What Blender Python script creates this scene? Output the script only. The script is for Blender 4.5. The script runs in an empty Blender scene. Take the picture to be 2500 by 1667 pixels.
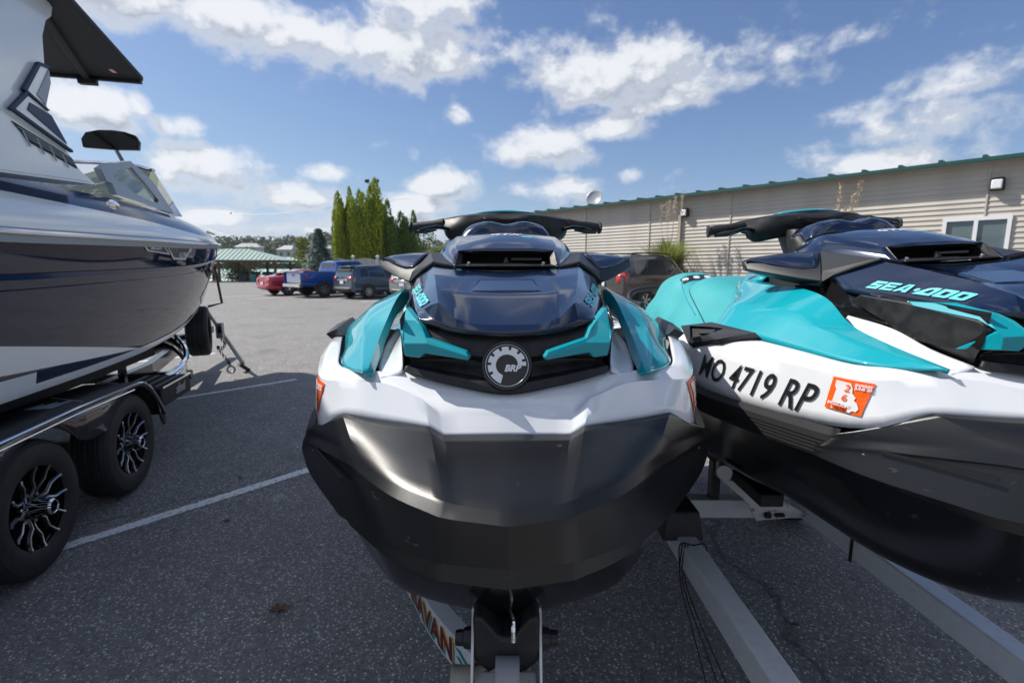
import bpy, bmesh, math, random
from math import radians as RAD, sin, cos, pi, atan2, asin, sqrt
from mathutils import Vector, Matrix
from mathutils.bvhtree import BVHTree
random.seed(7)
S = bpy.context.scene
COL = S.collection

# ---------------------------------------------------------------- camera
cam = bpy.data.cameras.new('camera')
camo = bpy.data.objects.new('camera', cam); COL.objects.link(camo)
cam.sensor_width = 36; cam.lens = 17.38; cam.clip_start = .05; cam.clip_end = 6000
camo.location = (0, 0, 1.6); camo.rotation_euler = (RAD(90) - .1474, -.0014, 0)
cam.dof.use_dof = True; cam.dof.focus_distance = 1.25; cam.dof.aperture_fstop = 5.6
S.camera = camo
S.view_settings.view_transform = 'Standard'; S.view_settings.look = 'None'
S.view_settings.exposure = 0.62; S.view_settings.gamma = 1
S.view_settings.use_curve_mapping = False

# ---------------------------------------------------------------- sun and sky
SUN_AZ, SUN_EL = -72, 46            # degrees: azimuth left of the view (+Y), elevation
sd = Vector((sin(RAD(SUN_AZ)) * cos(RAD(SUN_EL)), cos(RAD(SUN_AZ)) * cos(RAD(SUN_EL)), sin(RAD(SUN_EL))))
sl = bpy.data.lights.new('sun', 'SUN'); sl.energy = 4.0; sl.angle = RAD(.5); sl.color = (1, .95, .87)
so = bpy.data.objects.new('sun', sl); COL.objects.link(so); so.location = sd * 60
so.rotation_euler = sd.to_track_quat('Z', 'Y').to_euler()

W = bpy.data.worlds.new('World'); S.world = W; W.use_nodes = True
wt = W.node_tree; wt.nodes.clear()
def wn(t, **k):
    n = wt.nodes.new(t)
    for a, b in k.items(): setattr(n, a, b)
    return n
def wl(a, b): wt.links.new(a, b)
sky = wn('ShaderNodeTexSky', sky_type='NISHITA', sun_disc=False)
sky.sun_elevation = RAD(SUN_EL); sky.sun_rotation = RAD(SUN_AZ); sky.altitude = 200
sky.air_density = 1.0; sky.dust_density = .5; sky.ozone_density = 3.0
tc = wn('ShaderNodeTexCoord')
def wm(op, a, b=None, c=None):
    n = wn('ShaderNodeMath', operation=op)
    for i, v in enumerate((a, b, c)):
        if v is None: continue
        if isinstance(v, (int, float)): n.inputs[i].default_value = v
        else: wl(v, n.inputs[i])
    return n.outputs[0]
# cumulus clouds: (azimuth deg, elevation deg, half width deg, half height deg, weight)
CL = [(-29.1, 22.1, 14, 2.6, 1.0), (-38, 24, 9, 2.2, 0.9), (-12.5, 21.8, 9.6, 3.6, 1.05), (-10, 25, 7, 2.3, 0.9), (10.8, 19.2, 9.5, 3.5, 1.05), (5.5, 20.6, 5.5, 3.0, 1.0), (16, 17.6, 7, 2.4, 0.9), (11.2, 14.7, 4.9, 1.6, 0.85), (-5.3, 16.0, 2.0, 1.1, 0.8), (2.7, 12.7, 5.8, 2.5, 1.0), (-7.3, 9.0, 4.3, 1.6, 0.95), (4.1, 8.9, 5.6, 1.4, 0.9), (12.6, 9.8, 1.6, 0.8, 0.7), (-39.5, 13.0, 4.2, 3.0, 1.0), (-35.4, 14.3, 1.2, 1.3, 0.8), (-32.8, 12.9, 2.4, 1.1, 0.85), (-29.8, 9.0, 5.8, 2.3, 1.0), (-23.8, 7.2, 5.0, 1.9, 0.95), (-19.7, 9.7, 2.9, 1.1, 0.8), (-30.2, 4.9, 4.2, 0.9, 0.88), (-24, 4.0, 6.5, 0.8, 0.85), (-33, 2.6, 9, .9, .8), (-18, 2.4, 9, .8, .8), (-15.8, 5.0, 8.9, 1.5, 0.86), (-11.4, 6.9, 5.4, 1.3, 0.86), (40.5, 15.1, 4.6, 1.7, 0.72), (38.2, 11.8, 6.8, 1.9, 0.74), (33, 13.6, 4.5, 1.4, 0.62), (42.5, 7.7, 5, 1.3, 0.75), (36, 9.6, 6, 1.4, .8), (40, 12.6, 5, 1.6, .85), (28, 20, 8, 1.5, 0.45)]
def density(vec):
    """cloud density in the direction vec"""
    q = wn('ShaderNodeSeparateXYZ'); wl(vec, q.inputs[0]); az = wm('ARCTAN2', q.outputs[0], q.outputs[1]); el = wm('ARCSINE', wm('MINIMUM', q.outputs[2], 1))
    cmb = wn('ShaderNodeCombineXYZ'); wl(az, cmb.inputs[0]); wl(el, cmb.inputs[1]); mask = None
    for a, e, w, h, k in CL:
        v = wn('ShaderNodeVectorMath', operation='MULTIPLY_ADD'); wl(cmb.outputs[0], v.inputs[0])
        w *= 1.12; h *= 1.12; v.inputs[1].default_value = (57.2958 / w, 57.2958 / h, 0); v.inputs[2].default_value = (-a / w, -e / h, 0)
        ln = wn('ShaderNodeVectorMath', operation='LENGTH'); wl(v.outputs[0], ln.inputs[0])
        mr = wn('ShaderNodeMapRange', interpolation_type='SMOOTHSTEP'); wl(ln.outputs['Value'], mr.inputs[0])
        mr.inputs[1].default_value = 1.45; mr.inputs[2].default_value = .15; mr.inputs[3].default_value = 0; mr.inputs[4].default_value = k
        mask = mr.outputs[0] if mask is None else wm('MAXIMUM', mask, mr.outputs[0])
    # the same scattered cumulus over the rest of the sky
    big = wn('ShaderNodeTexNoise'); big.inputs['Scale'].default_value = 2.4; big.inputs['Detail'].default_value = 2; wl(vec, big.inputs['Vector'])
    rest = wn('ShaderNodeMapRange', interpolation_type='SMOOTHSTEP'); wl(big.outputs[0], rest.inputs[0])
    rest.inputs[1].default_value = .47; rest.inputs[2].default_value = .62; rest.inputs[4].default_value = 1
    side = wn('ShaderNodeMapRange', interpolation_type='SMOOTHSTEP'); wl(wm('ABSOLUTE', az), side.inputs[0]); side.inputs[1].default_value = RAD(48); side.inputs[2].default_value = RAD(62)
    top = wn('ShaderNodeMapRange', interpolation_type='SMOOTHSTEP'); wl(el, top.inputs[0]); top.inputs[1].default_value = RAD(30); top.inputs[2].default_value = RAD(42)
    mask = wm('MAXIMUM', mask, wm('MULTIPLY', rest.outputs[0], wm('MAXIMUM', side.outputs[0], top.outputs[0])))
    mp = wn('ShaderNodeMapping'); wl(vec, mp.inputs[0]); mp.inputs['Scale'].default_value = (1, 1, 1.4)
    n1 = wn('ShaderNodeTexNoise'); wl(mp.outputs[0], n1.inputs['Vector']); n1.inputs['Scale'].default_value = 8.5; n1.inputs['Detail'].default_value = 9; n1.inputs['Roughness'].default_value = .55; n1.inputs['Distortion'].default_value = .25
    n9 = wn('ShaderNodeTexNoise'); wl(mp.outputs[0], n9.inputs['Vector']); n9.inputs['Scale'].default_value = 24; n9.inputs['Detail'].default_value = 6; n9.inputs['Roughness'].default_value = .6
    return wm('ADD', wm('MULTIPLY', mask, .66), wm('ADD', wm('MULTIPLY', wm('SUBTRACT', n1.outputs[0], .5), 1.5), wm('MULTIPLY', wm('SUBTRACT', n9.outputs[0], .5), .75)))
dens = density(tc.outputs['Generated'])
shift = wn('ShaderNodeVectorMath', operation='ADD'); wl(tc.outputs['Generated'], shift.inputs[0]); shift.inputs[1].default_value = (-.022, .004, .030)   # a step towards the sun
dens2 = density(shift.outputs[0])
alpha = wn('ShaderNodeMapRange', interpolation_type='SMOOTHSTEP'); wl(dens, alpha.inputs[0])
alpha.inputs[1].default_value = .10; alpha.inputs[2].default_value = .64
lit = wn('ShaderNodeMapRange', interpolation_type='SMOOTHSTEP'); wl(wm('SUBTRACT', dens, wm('MULTIPLY', dens2, 1.0)), lit.inputs[0])
lit.inputs[1].default_value = -.20; lit.inputs[2].default_value = .30
thin = wn('ShaderNodeMapRange', interpolation_type='SMOOTHSTEP'); wl(dens, thin.inputs[0]); thin.inputs[1].default_value = .75; thin.inputs[2].default_value = .35
ccol = wn('ShaderNodeMix', data_type='RGBA'); wl(wm('MAXIMUM', lit.outputs[0], wm('MULTIPLY', thin.outputs[0], .70)), ccol.inputs['Factor'])
ccol.inputs['A'].default_value = (2.7, 3.05, 3.7, 1); ccol.inputs['B'].default_value = (5.9, 6.05, 6.3, 1)
tint = wn('ShaderNodeMix', data_type='RGBA', blend_type='MULTIPLY'); tint.inputs['Factor'].default_value = 1
wl(sky.outputs[0], tint.inputs['A']); tint.inputs['B'].default_value = (.70, .73, .84, 1)
mixc = wn('ShaderNodeMix', data_type='RGBA'); wl(wm('MULTIPLY', alpha.outputs[0], .96), mixc.inputs['Factor'])
sp3 = wn('ShaderNodeSeparateColor'); wl(tint.outputs['Result'], sp3.inputs[0]); cb3 = wn('ShaderNodeCombineColor')
for i in range(3):     # the bright side of the sky is veiled by thin haze
    c_ = sp3.outputs[i]; wl(wm('DIVIDE', c_, wm('ADD', 1, wm('MULTIPLY', wm('POWER', wm('MULTIPLY', c_, .128), 3), (.5, .7, .42)[i]))), cb3.inputs[i])
wl(cb3.outputs[0], mixc.inputs['A']); wl(ccol.outputs['Result'], mixc.inputs['B'])
bg = wn('ShaderNodeBackground'); wl(mixc.outputs['Result'], bg.inputs[0]); bg.inputs[1].default_value = .098
wo = wn('ShaderNodeOutputWorld'); wl(bg.outputs[0], wo.inputs[0])
S.cycles.max_bounces = 6; S.cycles.diffuse_bounces = 3; S.cycles.glossy_bounces = 4; S.cycles.transmission_bounces = 6; S.cycles.transparent_max_bounces = 8
S.cycles.caustics_reflective = False; S.cycles.caustics_refractive = False; S.cycles.sample_clamp_indirect = 6

# ---------------------------------------------------------------- materials
M = {}
def mat(name, col, rough=.5, metal=0, coat=0, trans=0, spec=.5, noise=None, bump=None, coords='Object', ior=None, aniso=0):
    m = bpy.data.materials.new(name); m.use_nodes = True; t = m.node_tree; b = t.nodes['Principled BSDF']
    b.inputs['Base Color'].default_value = (*col, 1); b.inputs['Roughness'].default_value = rough; b.inputs['Metallic'].default_value = metal
    b.inputs['Coat Weight'].default_value = coat; b.inputs['Coat Roughness'].default_value = .03
    b.inputs['Transmission Weight'].default_value = trans; b.inputs['Specular IOR Level'].default_value = spec
    if ior: b.inputs['IOR'].default_value = ior
    tx = t.nodes.new('ShaderNodeTexCoord')
    if noise:      # (scale, second colour, low, high, detail[, roughness change])
        n = t.nodes.new('ShaderNodeTexNoise'); n.inputs['Scale'].default_value = noise[0]; n.inputs['Detail'].default_value = noise[4]
        t.links.new(tx.outputs[coords], n.inputs['Vector'])
        r = t.nodes.new('ShaderNodeMapRange'); r.inputs[1].default_value = noise[2]; r.inputs[2].default_value = noise[3]
        t.links.new(n.outputs[0], r.inputs[0])
        x = t.nodes.new('ShaderNodeMix'); x.data_type = 'RGBA'; x.inputs['A'].default_value = (*col, 1); x.inputs['B'].default_value = (*noise[1], 1)
        t.links.new(r.outputs[0], x.inputs['Factor']); t.links.new(x.outputs['Result'], b.inputs['Base Color'])
        if len(noise) > 5:
            q = t.nodes.new('ShaderNodeMapRange'); q.inputs[3].default_value = rough; q.inputs[4].default_value = rough + noise[5]
            t.links.new(r.outputs[0], q.inputs[0]); t.links.new(q.outputs[0], b.inputs['Roughness'])
    if bump:       # (scale, strength, distance)
        n = t.nodes.new('ShaderNodeTexNoise'); n.inputs['Scale'].default_value = bump[0]; n.inputs['Detail'].default_value = 3
        t.links.new(tx.outputs[coords], n.inputs['Vector'])
        u = t.nodes.new('ShaderNodeBump'); u.inputs['Strength'].default_value = bump[1]; u.inputs['Distance'].default_value = bump[2]
        t.links.new(n.outputs[0], u.inputs['Height']); t.links.new(u.outputs[0], b.inputs['Normal'])
    M[name] = m; return m
mat('navy', (.003, .012, .040), .18, .30, 1, noise=(9, (.004, .015, .048), .4, .6, 3))
mat('teal', (.0, .29, .355), .45, 0, .9, spec=.2, noise=(6, (.0, .305, .37), .4, .6, 3))
mat('teal_vinyl', (.03, .30, .32), .46, bump=(420, .25, .001), noise=(5, (.04, .33, .35), .35, .65, 4))
mat('teal_ink', (.09, .56, .62), .4)
mat('white_gel', (.73, .745, .77), .18, 0, .8, noise=(3, (.68, .695, .72), .45, .75, 4))
mat('plastic', (.010, .010, .011), .46, spec=.4, noise=(30, (.024, .024, .025), .4, .7, 5, .10), bump=(900, .12, .0006))
mat('plastic_gloss', (.008, .008, .009), .14)
mat('plastic_grey', (.020, .022, .027), .42, spec=.35, bump=(900, .1, .0005))
mat('cavity', (.004, .004, .004), .7)
# rubbery bumper: fine grain and long pale scuffs
m = mat('bumper', (.005, .0055, .0068), .33, spec=.5, noise=(700, (.008, .0085, .0095), .45, .7, 2), bump=(1100, .22, .0007))
t = m.node_tree; b = t.nodes['Principled BSDF']; tx = t.nodes.new('ShaderNodeTexCoord'); mpn = t.nodes.new('ShaderNodeMapping')
t.links.new(tx.outputs['Object'], mpn.inputs[0]); mpn.inputs['Scale'].default_value = (9, 3, 26); mpn.inputs['Rotation'].default_value = (.3, .5, .8)
n = t.nodes.new('ShaderNodeTexNoise'); n.inputs['Scale'].default_value = 4; n.inputs['Detail'].default_value = 9; n.inputs['Distortion'].default_value = 1.6; t.links.new(mpn.outputs[0], n.inputs['Vector'])
r = t.nodes.new('ShaderNodeMapRange'); r.inputs[1].default_value = .67; r.inputs[2].default_value = .76; r.inputs[4].default_value = .42; t.links.new(n.outputs[0], r.inputs[0])
x = t.nodes.new('ShaderNodeMix'); x.data_type = 'RGBA'; src = b.inputs['Base Color'].links[0].from_socket
t.links.new(src, x.inputs['A']); x.inputs['B'].default_value = (.12, .12, .13, 1); t.links.new(r.outputs[0], x.inputs['Factor']); t.links.new(x.outputs['Result'], b.inputs['Base Color'])
mat('hull_black', (.006, .006, .007), .16, noise=(40, (.03, .03, .032), .66, .74, 8, .3))
mat('silver', (.62, .63, .64), .28, 1)
mat('chrome', (.75, .76, .78), .08, 1)
mat('letter_black', (.012, .013, .015), .35)
mat('orange', (.85, .11, .005), .35)
mat('sticker_white', (.72, .68, .70), .4)
mat('trailer_white', (.64, .64, .64), .38, noise=(14, (.52, .50, .48), .55, .8, 7), bump=(60, .05, .002))
mat('rust_white', (.55, .54, .52), .5, noise=(26, (.16, .065, .025), .60, .70, 9))
mat('galvanised', (.36, .37, .39), .42, .7, noise=(70, (.28, .29, .30), .4, .6, 5))
mat('dark_steel', (.03, .03, .032), .4, .5)
mat('rubber', (.012, .012, .013), .62, noise=(25, (.022, .022, .023), .4, .7, 5))
mat('strap', (.30, .27, .22), .8, bump=(500, .4, .001))
mat('strap_grey', (.28, .28, .30), .8, bump=(500, .4, .001))
mat('maroon', (.09, .006, .03), .4); mat('amber', (.75, .36, .01), .4); mat('ink_teal', (.0, .22, .24), .4)
mat('glass_dark', (.01, .014, .016), .05, 0, 0, 0, .8)
mat('boat_navy', (.003, .010, .040), .035, 0, 0, spec=.42)
mat('boat_blue', (.005, .028, .095), .12, 0, 0, spec=.16)
mat('trim_navy', (.006, .02, .06), .5)
mat('rail_alu', (.80, .82, .85), .30, 0, .6, noise=(40, (.74, .76, .80), .4, .65, 6))
mat('matt_black', (.012, .012, .013), .55, spec=.25)
mat('fender_metal', (.12, .105, .098), .14, .85)
mat('boat_white', (.78, .80, .82), .18, 0, .6)
mat('boat_grey', (.30, .33, .37), .3)
mat('canvas', (.013, .014, .018), .7, bump=(300, .3, .002))
mat('red_light', (.55, .02, .015), .2, coat=1)
mat('clear_lens', (.75, .76, .78), .12, coat=1)
mat('mirror', (.55, .56, .58), .02, 1)
g = mat('boat_glass', (.72, .80, .84), .02, 0, 0, 1, .5, ior=1.12)

# ---------------------------------------------------------------- mesh helpers
class MB:
    def __init__(s): s.v = []; s.f = []
    def add(s, vs, fs):
        o = len(s.v); s.v += [tuple(p) for p in vs]; s.f += [tuple(i + o for i in f) for f in fs]; return s
    def box(s, c, d, R=None, taper=1):
        x, y, z = (q / 2 for q in d); vs = []
        for k in (-1, 1):
            q = taper if k > 0 else 1
            for a, b_ in ((-1, -1), (1, -1), (1, 1), (-1, 1)): vs.append(Vector((a * x * q, b_ * y * q, k * z)))
        if R is not None: vs = [R @ p for p in vs]
        c = Vector(c)
        return s.add([p + c for p in vs], [(3, 2, 1, 0), (4, 5, 6, 7), (0, 1, 5, 4), (1, 2, 6, 5), (2, 3, 7, 6), (3, 0, 4, 7)])
    def bar(s, a, b_, w, h, up=(0, 0, 1)):
        a, b_ = Vector(a), Vector(b_); d = b_ - a; L = d.length; d.normalize()
        r = d.cross(Vector(up)); r.normalize(); u = r.cross(d); R = Matrix((r, d, u)).transposed()
        return s.box((a + b_) / 2, (w, L, h), R)
    def tube(s, pts, r, n=10, cap=True, closed=False):
        pts = [Vector(p) for p in pts]; N = len(pts); rr = r if isinstance(r, (list, tuple)) else [r] * N; rings = []
        prev = None
        for i, p in enumerate(pts):
            if closed: t = pts[(i + 1) % N] - pts[i - 1]
            else: t = pts[min(i + 1, N - 1)] - pts[max(i - 1, 0)]
            t.normalize()
            ref = prev if prev is not None else (Vector((0, 0, 1)) if abs(t.z) < .9 else Vector((1, 0, 0)))
            a = t.cross(ref); a.normalize(); bb = a.cross(t); prev = bb
            rings.append([p + a * (rr[i] * cos(2 * pi * k / n)) + bb * (rr[i] * sin(2 * pi * k / n)) for k in range(n)])
        vs = [q for g in rings for q in g]; fs = []
        for i in range(N if closed else N - 1):
            for k in range(n):
                j = (i + 1) % N; fs.append((i * n + k, i * n + (k + 1) % n, j * n + (k + 1) % n, j * n + k))
        if cap and not closed: fs += [tuple(range(n))[::-1], tuple((N - 1) * n + k for k in range(n))]
        return s.add(vs, fs)
    def prism(s, poly, n, depth):
        """planar polygon (3D points) thickened by depth along -n"""
        n = Vector(n).normalized(); P = [Vector(p) for p in poly]; k = len(P)
        return s.add(P + [p - n * depth for p in P], [tuple(range(k)), tuple(range(2 * k - 1, k - 1, -1))] + [(i, k + i, k + (i + 1) % k, (i + 1) % k) for i in range(k)])
    def grid(s, G, closed=False):
        nr, nc = len(G), len(G[0]); fs = []
        for i in range(nr - 1):
            for j in range(nc if closed else nc - 1):
                k = (j + 1) % nc; fs.append((i * nc + j, i * nc + k, (i + 1) * nc + k, (i + 1) * nc + j))
        return s.add([p for r in G for p in r], fs)
    def lathe(s, prof, o, axis, n=32):
        """prof: (radius, along)"""
        ax = Vector(axis).normalized(); a = ax.orthogonal().normalized(); bb = ax.cross(a); o = Vector(o)
        G = [[o + ax * h + (a * cos(2 * pi * k / n) + bb * sin(2 * pi * k / n)) * r for k in range(n)] for r, h in prof]
        return s.grid(G, True)
    def build(s, name, mt, parent=None, smooth=30, off=(0, 0, 0), solid=0, bevel=0, recalc=True):
        me = bpy.data.meshes.new(name); o_ = Vector(off)
        me.from_pydata([tuple(Vector(p) - o_) for p in s.v], [], s.f)
        if recalc:
            bm = bmesh.new(); bm.from_mesh(me); bmesh.ops.remove_doubles(bm, verts=bm.verts, dist=1e-5); bmesh.ops.recalc_face_normals(bm, faces=bm.faces); bm.to_mesh(me); bm.free()
        me.materials.append(M[mt] if isinstance(mt, str) else mt)
        if smooth:
            me.polygons.foreach_set('use_smooth', [True] * len(me.polygons)); me.set_sharp_from_angle(angle=RAD(smooth))
        ob = bpy.data.objects.new(name, me); COL.objects.link(ob)
        if parent is not None: ob.parent = parent
        if solid:
            q = ob.modifiers.new('thickness', 'SOLIDIFY'); q.thickness = solid; q.offset = -1
        if bevel:
            q = ob.modifiers.new('bevel', 'BEVEL'); q.width = bevel; q.segments = 2; q.limit_method = 'ANGLE'; q.angle_limit = RAD(35)
        return ob
def cr(P, n, sharp=(), seglin=False):
    """Catmull-Rom through the points, broken at the sharp indices"""
    P = [Vector(p) for p in P]; N = len(P); out = []
    for i in range(N - 1):
        p1, p2 = P[i], P[i + 1]
        p0 = P[i - 1] if i > 0 and i not in sharp else p1 * 2 - p2
        p3 = P[i + 2] if i + 2 < N and (i + 1) not in sharp else p2 * 2 - p1
        for k in range(n):
            t_ = k / n; t2 = t_ * t_; t3 = t2 * t_
            out.append(((p1 * 2) + (p2 - p0) * t_ + (p0 * 2 - p1 * 5 + p2 * 4 - p3) * t2 + (p1 * 3 - p0 - p2 * 3 + p3) * t3) * .5)
    out.append(P[-1]); return out
def patch(rows, nu=4, nv=4, sr=(), sc=(), mirror=False):
    if mirror:
        k = len(rows[0]); rows = [[(-p[0], p[1], p[2]) for p in reversed(r[1:])] + list(r) for r in rows]
        sc = tuple(k - 1 + c for c in sc) + tuple(k - 1 - c for c in sc)
    G = [cr(r, nu, sc) for r in rows]
    cols = [cr([G[i][j] for i in range(len(G))], nv, sr) for j in range(len(G[0]))]
    return [[cols[j][i] for j in range(len(cols))] for i in range(len(cols[0]))]
def flip(G): return [[Vector((-p.x, p.y, p.z)) for p in r] for r in G]
def thing(name, label, cat, loc=(0, 0, 0), rz=0, group=None):
    o = bpy.data.objects.new(name, None); COL.objects.link(o); o.empty_display_size = .2
    o.location = loc; o.rotation_euler = (0, 0, rz); o['label'] = label; o['category'] = cat
    if group: o['group'] = group
    return o
def tag(o, label=None, cat=None, group=None, kind=None):
    for k, v in (('label', label), ('category', cat), ('group', group), ('kind', kind)):
        if v: o[k] = v
    return o
def copy_tree(o, parent=None):
    c = o.copy(); COL.objects.link(c); c.parent = parent
    for ch in list(o.children): copy_tree(ch, c)
    return c
def text_polys(txt, size=1, offset=0, shear=0, spacing=1):
    cu = bpy.data.curves.new('t', 'FONT'); cu.body = txt; cu.size = size; cu.offset = offset; cu.shear = shear; cu.space_character = spacing; cu.resolution_u = 3
    ob = bpy.data.objects.new('t', cu); COL.objects.link(ob); dg = bpy.context.evaluated_depsgraph_get()
    me = bpy.data.meshes.new_from_object(ob.evaluated_get(dg)); vs = [v.co.copy() for v in me.vertices]; fs = [tuple(p.vertices) for p in me.polygons]
    bpy.data.objects.remove(ob); bpy.data.curves.remove(cu); bpy.data.meshes.remove(me)
    return vs, fs
def place2d(vs, o, ux, uy, n=None, lift=0, bvh=None):
    """2D points to a plane (origin o, axes ux, uy), optionally dropped on to a surface along -n"""
    o, ux, uy = Vector(o), Vector(ux), Vector(uy); n = Vector(n).normalized() if n is not None else ux.cross(uy).normalized(); out = []
    for v in vs:
        p = o + ux * v[0] + uy * v[1]
        if bvh:
            h = bvh.ray_cast(p + n * .12, -n, .3)
            if h[0] is not None: p = h[0]
        out.append(p + n * lift)
    return out
def bvh_of(ob, off=(0, 0, 0)):
    o_ = Vector(off); return BVHTree.FromPolygons([v.co + o_ for v in ob.data.vertices], [tuple(p.vertices) for p in ob.data.polygons])
def convex_letters(txt):
    """heavy square letters as convex pieces, unit height"""
    r = lambda a, b_, c, d: [(a, b_), (c, b_), (c, d), (a, d)]
    L = {'S': [r(.05, .74, 1, 1), r(0, .38, .95, .62), r(0, 0, .95, .26), r(0, .62, .3, .74), r(.65, .26, .95, .38)],
         'E': [r(.28, .76, 1, 1), r(.28, .39, .95, .61), r(.28, 0, 1, .24), r(0, 0, .28, 1)],
         'A': [[(0, 0), (.32, 0), (.58, 1), (.36, 1)], [(.72, 0), (1.05, 0), (.8, 1), (.58, 1)], r(.30, .15, .74, .36)],
         '.': [[(.30 + .17 * cos(i * pi / 4), .5 + .2 * sin(i * pi / 4)) for i in range(8)]],
         'D': [[(-.25, 0), (.18, 0), (.62, 1), (.22, .86)], [(.18, 0), (1, 0), (1, .26), (.3, .26)], [(.51, .74), (1, .74), (.95, 1), (.62, 1)], r(.72, .26, 1, .74)],
         'O': [r(.08, .74, .92, 1), r(.08, 0, .92, .26), r(0, .05, .32, .26), r(0, .26, .32, .74), r(.68, .26, 1, .74), [(0, .74), (.08, .74), (.08, 1), (.0, .93)], [(.92, .74), (1, .74), (1, .93), (.92, 1)], [(.92, .05), (1, .05), (1, .26), (.92, .26)]]}
    vs, fs, x = [], [], 0
    for ch in txt:
        w = .5 if ch == '.' else 1
        for P in L[ch]:
            o = len(vs); vs += [(x + p[0], p[1]) for p in P]; fs.append(tuple(range(o, o + len(P))))
        x += w + .13
    return vs, fs, x

# ================================================================ ground
def sm(t_): t_ = max(0, min(1, t_)); return t_ * t_ * (3 - 2 * t_)
def gz(x, y): return .2 * sm((x - 1.5) / 2.5) * sm((y - 8) / 6)
m = bpy.data.materials.new('asphalt'); m.use_nodes = True; M['asphalt'] = m; t = m.node_tree; b = t.nodes['Principled BSDF']
tx = t.nodes.new('ShaderNodeTexCoord')
def tn(typ, sc, det=2, vec=None, **k):
    n = t.nodes.new(typ); n.inputs['Scale'].default_value = sc
    if 'Detail' in n.inputs: n.inputs['Detail'].default_value = det
    t.links.new(vec or tx.outputs['Object'], n.inputs['Vector'])
    for a, v in k.items(): setattr(n, a, v)
    return n
def tmr(sock, a, b_, c, d):
    n = t.nodes.new('ShaderNodeMapRange'); t.links.new(sock, n.inputs[0])
    for i, v in zip((1, 2, 3, 4), (a, b_, c, d)): n.inputs[i].default_value = v
    return n.outputs[0]
def tmix(f, A, Bc, mode='MIX'):
    n = t.nodes.new('ShaderNodeMix'); n.data_type = 'RGBA'; n.blend_type = mode
    for s_, v in (('Factor', f), ('A', A), ('B', Bc)):
        if isinstance(v, (int, float)): n.inputs[s_].default_value = v
        elif isinstance(v, tuple): n.inputs[s_].default_value = (*v, 1)
        else: t.links.new(v, n.inputs[s_])
    return n.outputs['Result']
v1 = tn('ShaderNodeTexVoronoi', 62); v2 = tn('ShaderNodeTexVoronoi', 95); n3 = tn('ShaderNodeTexNoise', 300, 2); n4 = tn('ShaderNodeTexNoise', .55, 6); n5 = tn('ShaderNodeTexNoise', 4, 5)
sep = t.nodes.new('ShaderNodeSeparateColor'); t.links.new(v1.outputs['Color'], sep.inputs[0]); sep2 = t.nodes.new('ShaderNodeSeparateColor'); t.links.new(v2.outputs['Color'], sep2.inputs[0])
base = tmix(tmr(n4.outputs[0], .3, .7, 0, 1), (.46, .45, .44), (.58, .57, .555))
base = tmix(tmr(n5.outputs[0], .35, .75, 0, .5), base, (.25, .245, .24))
stone = tmix(tmr(sep.outputs[0], .0, 1, 0, 1), (.06, .06, .075), (2.1, 2.05, 2.0))
base = tmix(.8, base, stone, 'MULTIPLY')
base = tmix(tmr(sep2.outputs[0], .94, .99, 0, .75), base, (.66, .645, .62))
base = tmix(tmr(v1.outputs['Distance'], .42, .72, 0, .8), base, (.05, .05, .053))
# stains and polished wheel tracks
n7 = tn('ShaderNodeTexNoise', .9, 7); base = tmix(tmr(n7.outputs[0], .60, .72, 0, .45), base, (.10, .098, .097))
n8 = tn('ShaderNodeTexNoise', 2.6, 8); base = tmix(tmr(n8.outputs[0], .66, .74, 0, .35), base, (.52, .51, .49))
# hairline cracks
mpn = t.nodes.new('ShaderNodeMapping'); t.links.new(tx.outputs['Object'], mpn.inputs[0]); nd = tn('ShaderNodeTexNoise', 1.2, 5)
ad = t.nodes.new('ShaderNodeVectorMath'); ad.operation = 'MULTIPLY_ADD'; t.links.new(nd.outputs['Color'], ad.inputs[0]); ad.inputs[1].default_value = (.9, .9, 0); t.links.new(tx.outputs['Object'], ad.inputs[2])
vc = t.nodes.new('ShaderNodeTexVoronoi'); vc.feature = 'DISTANCE_TO_EDGE'; vc.inputs['Scale'].default_value = .13; t.links.new(ad.outputs[0], vc.inputs['Vector'])
base = tmix(tmr(vc.outputs['Distance'], .0008, .0025, .5, 0), base, (.04, .04, .042))
t.links.new(base, b.inputs['Base Color']); b.inputs['Roughness'].default_value = .78; b.inputs['Specular IOR Level'].default_value = .35
bp = t.nodes.new('ShaderNodeBump'); bp.inputs['Strength'].default_value = .9; bp.inputs['Distance'].default_value = .004; t.links.new(v1.outputs['Distance'], bp.inputs['Height']); t.links.new(bp.outputs[0], b.inputs['Normal'])
xs = [-70, -40, -20, -12] + [-8 + i * .5 for i in range(45)] + [16, 20, 30]; ys = [-25, -10] + [-4 + i * .5 for i in range(60)] + [30, 40, 50, 60]
q = MB().grid([[(x, y, gz(x, y)) for x in xs] for y in ys]); tag(q.build('parking_lot', 'asphalt', smooth=60), kind='structure')
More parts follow.
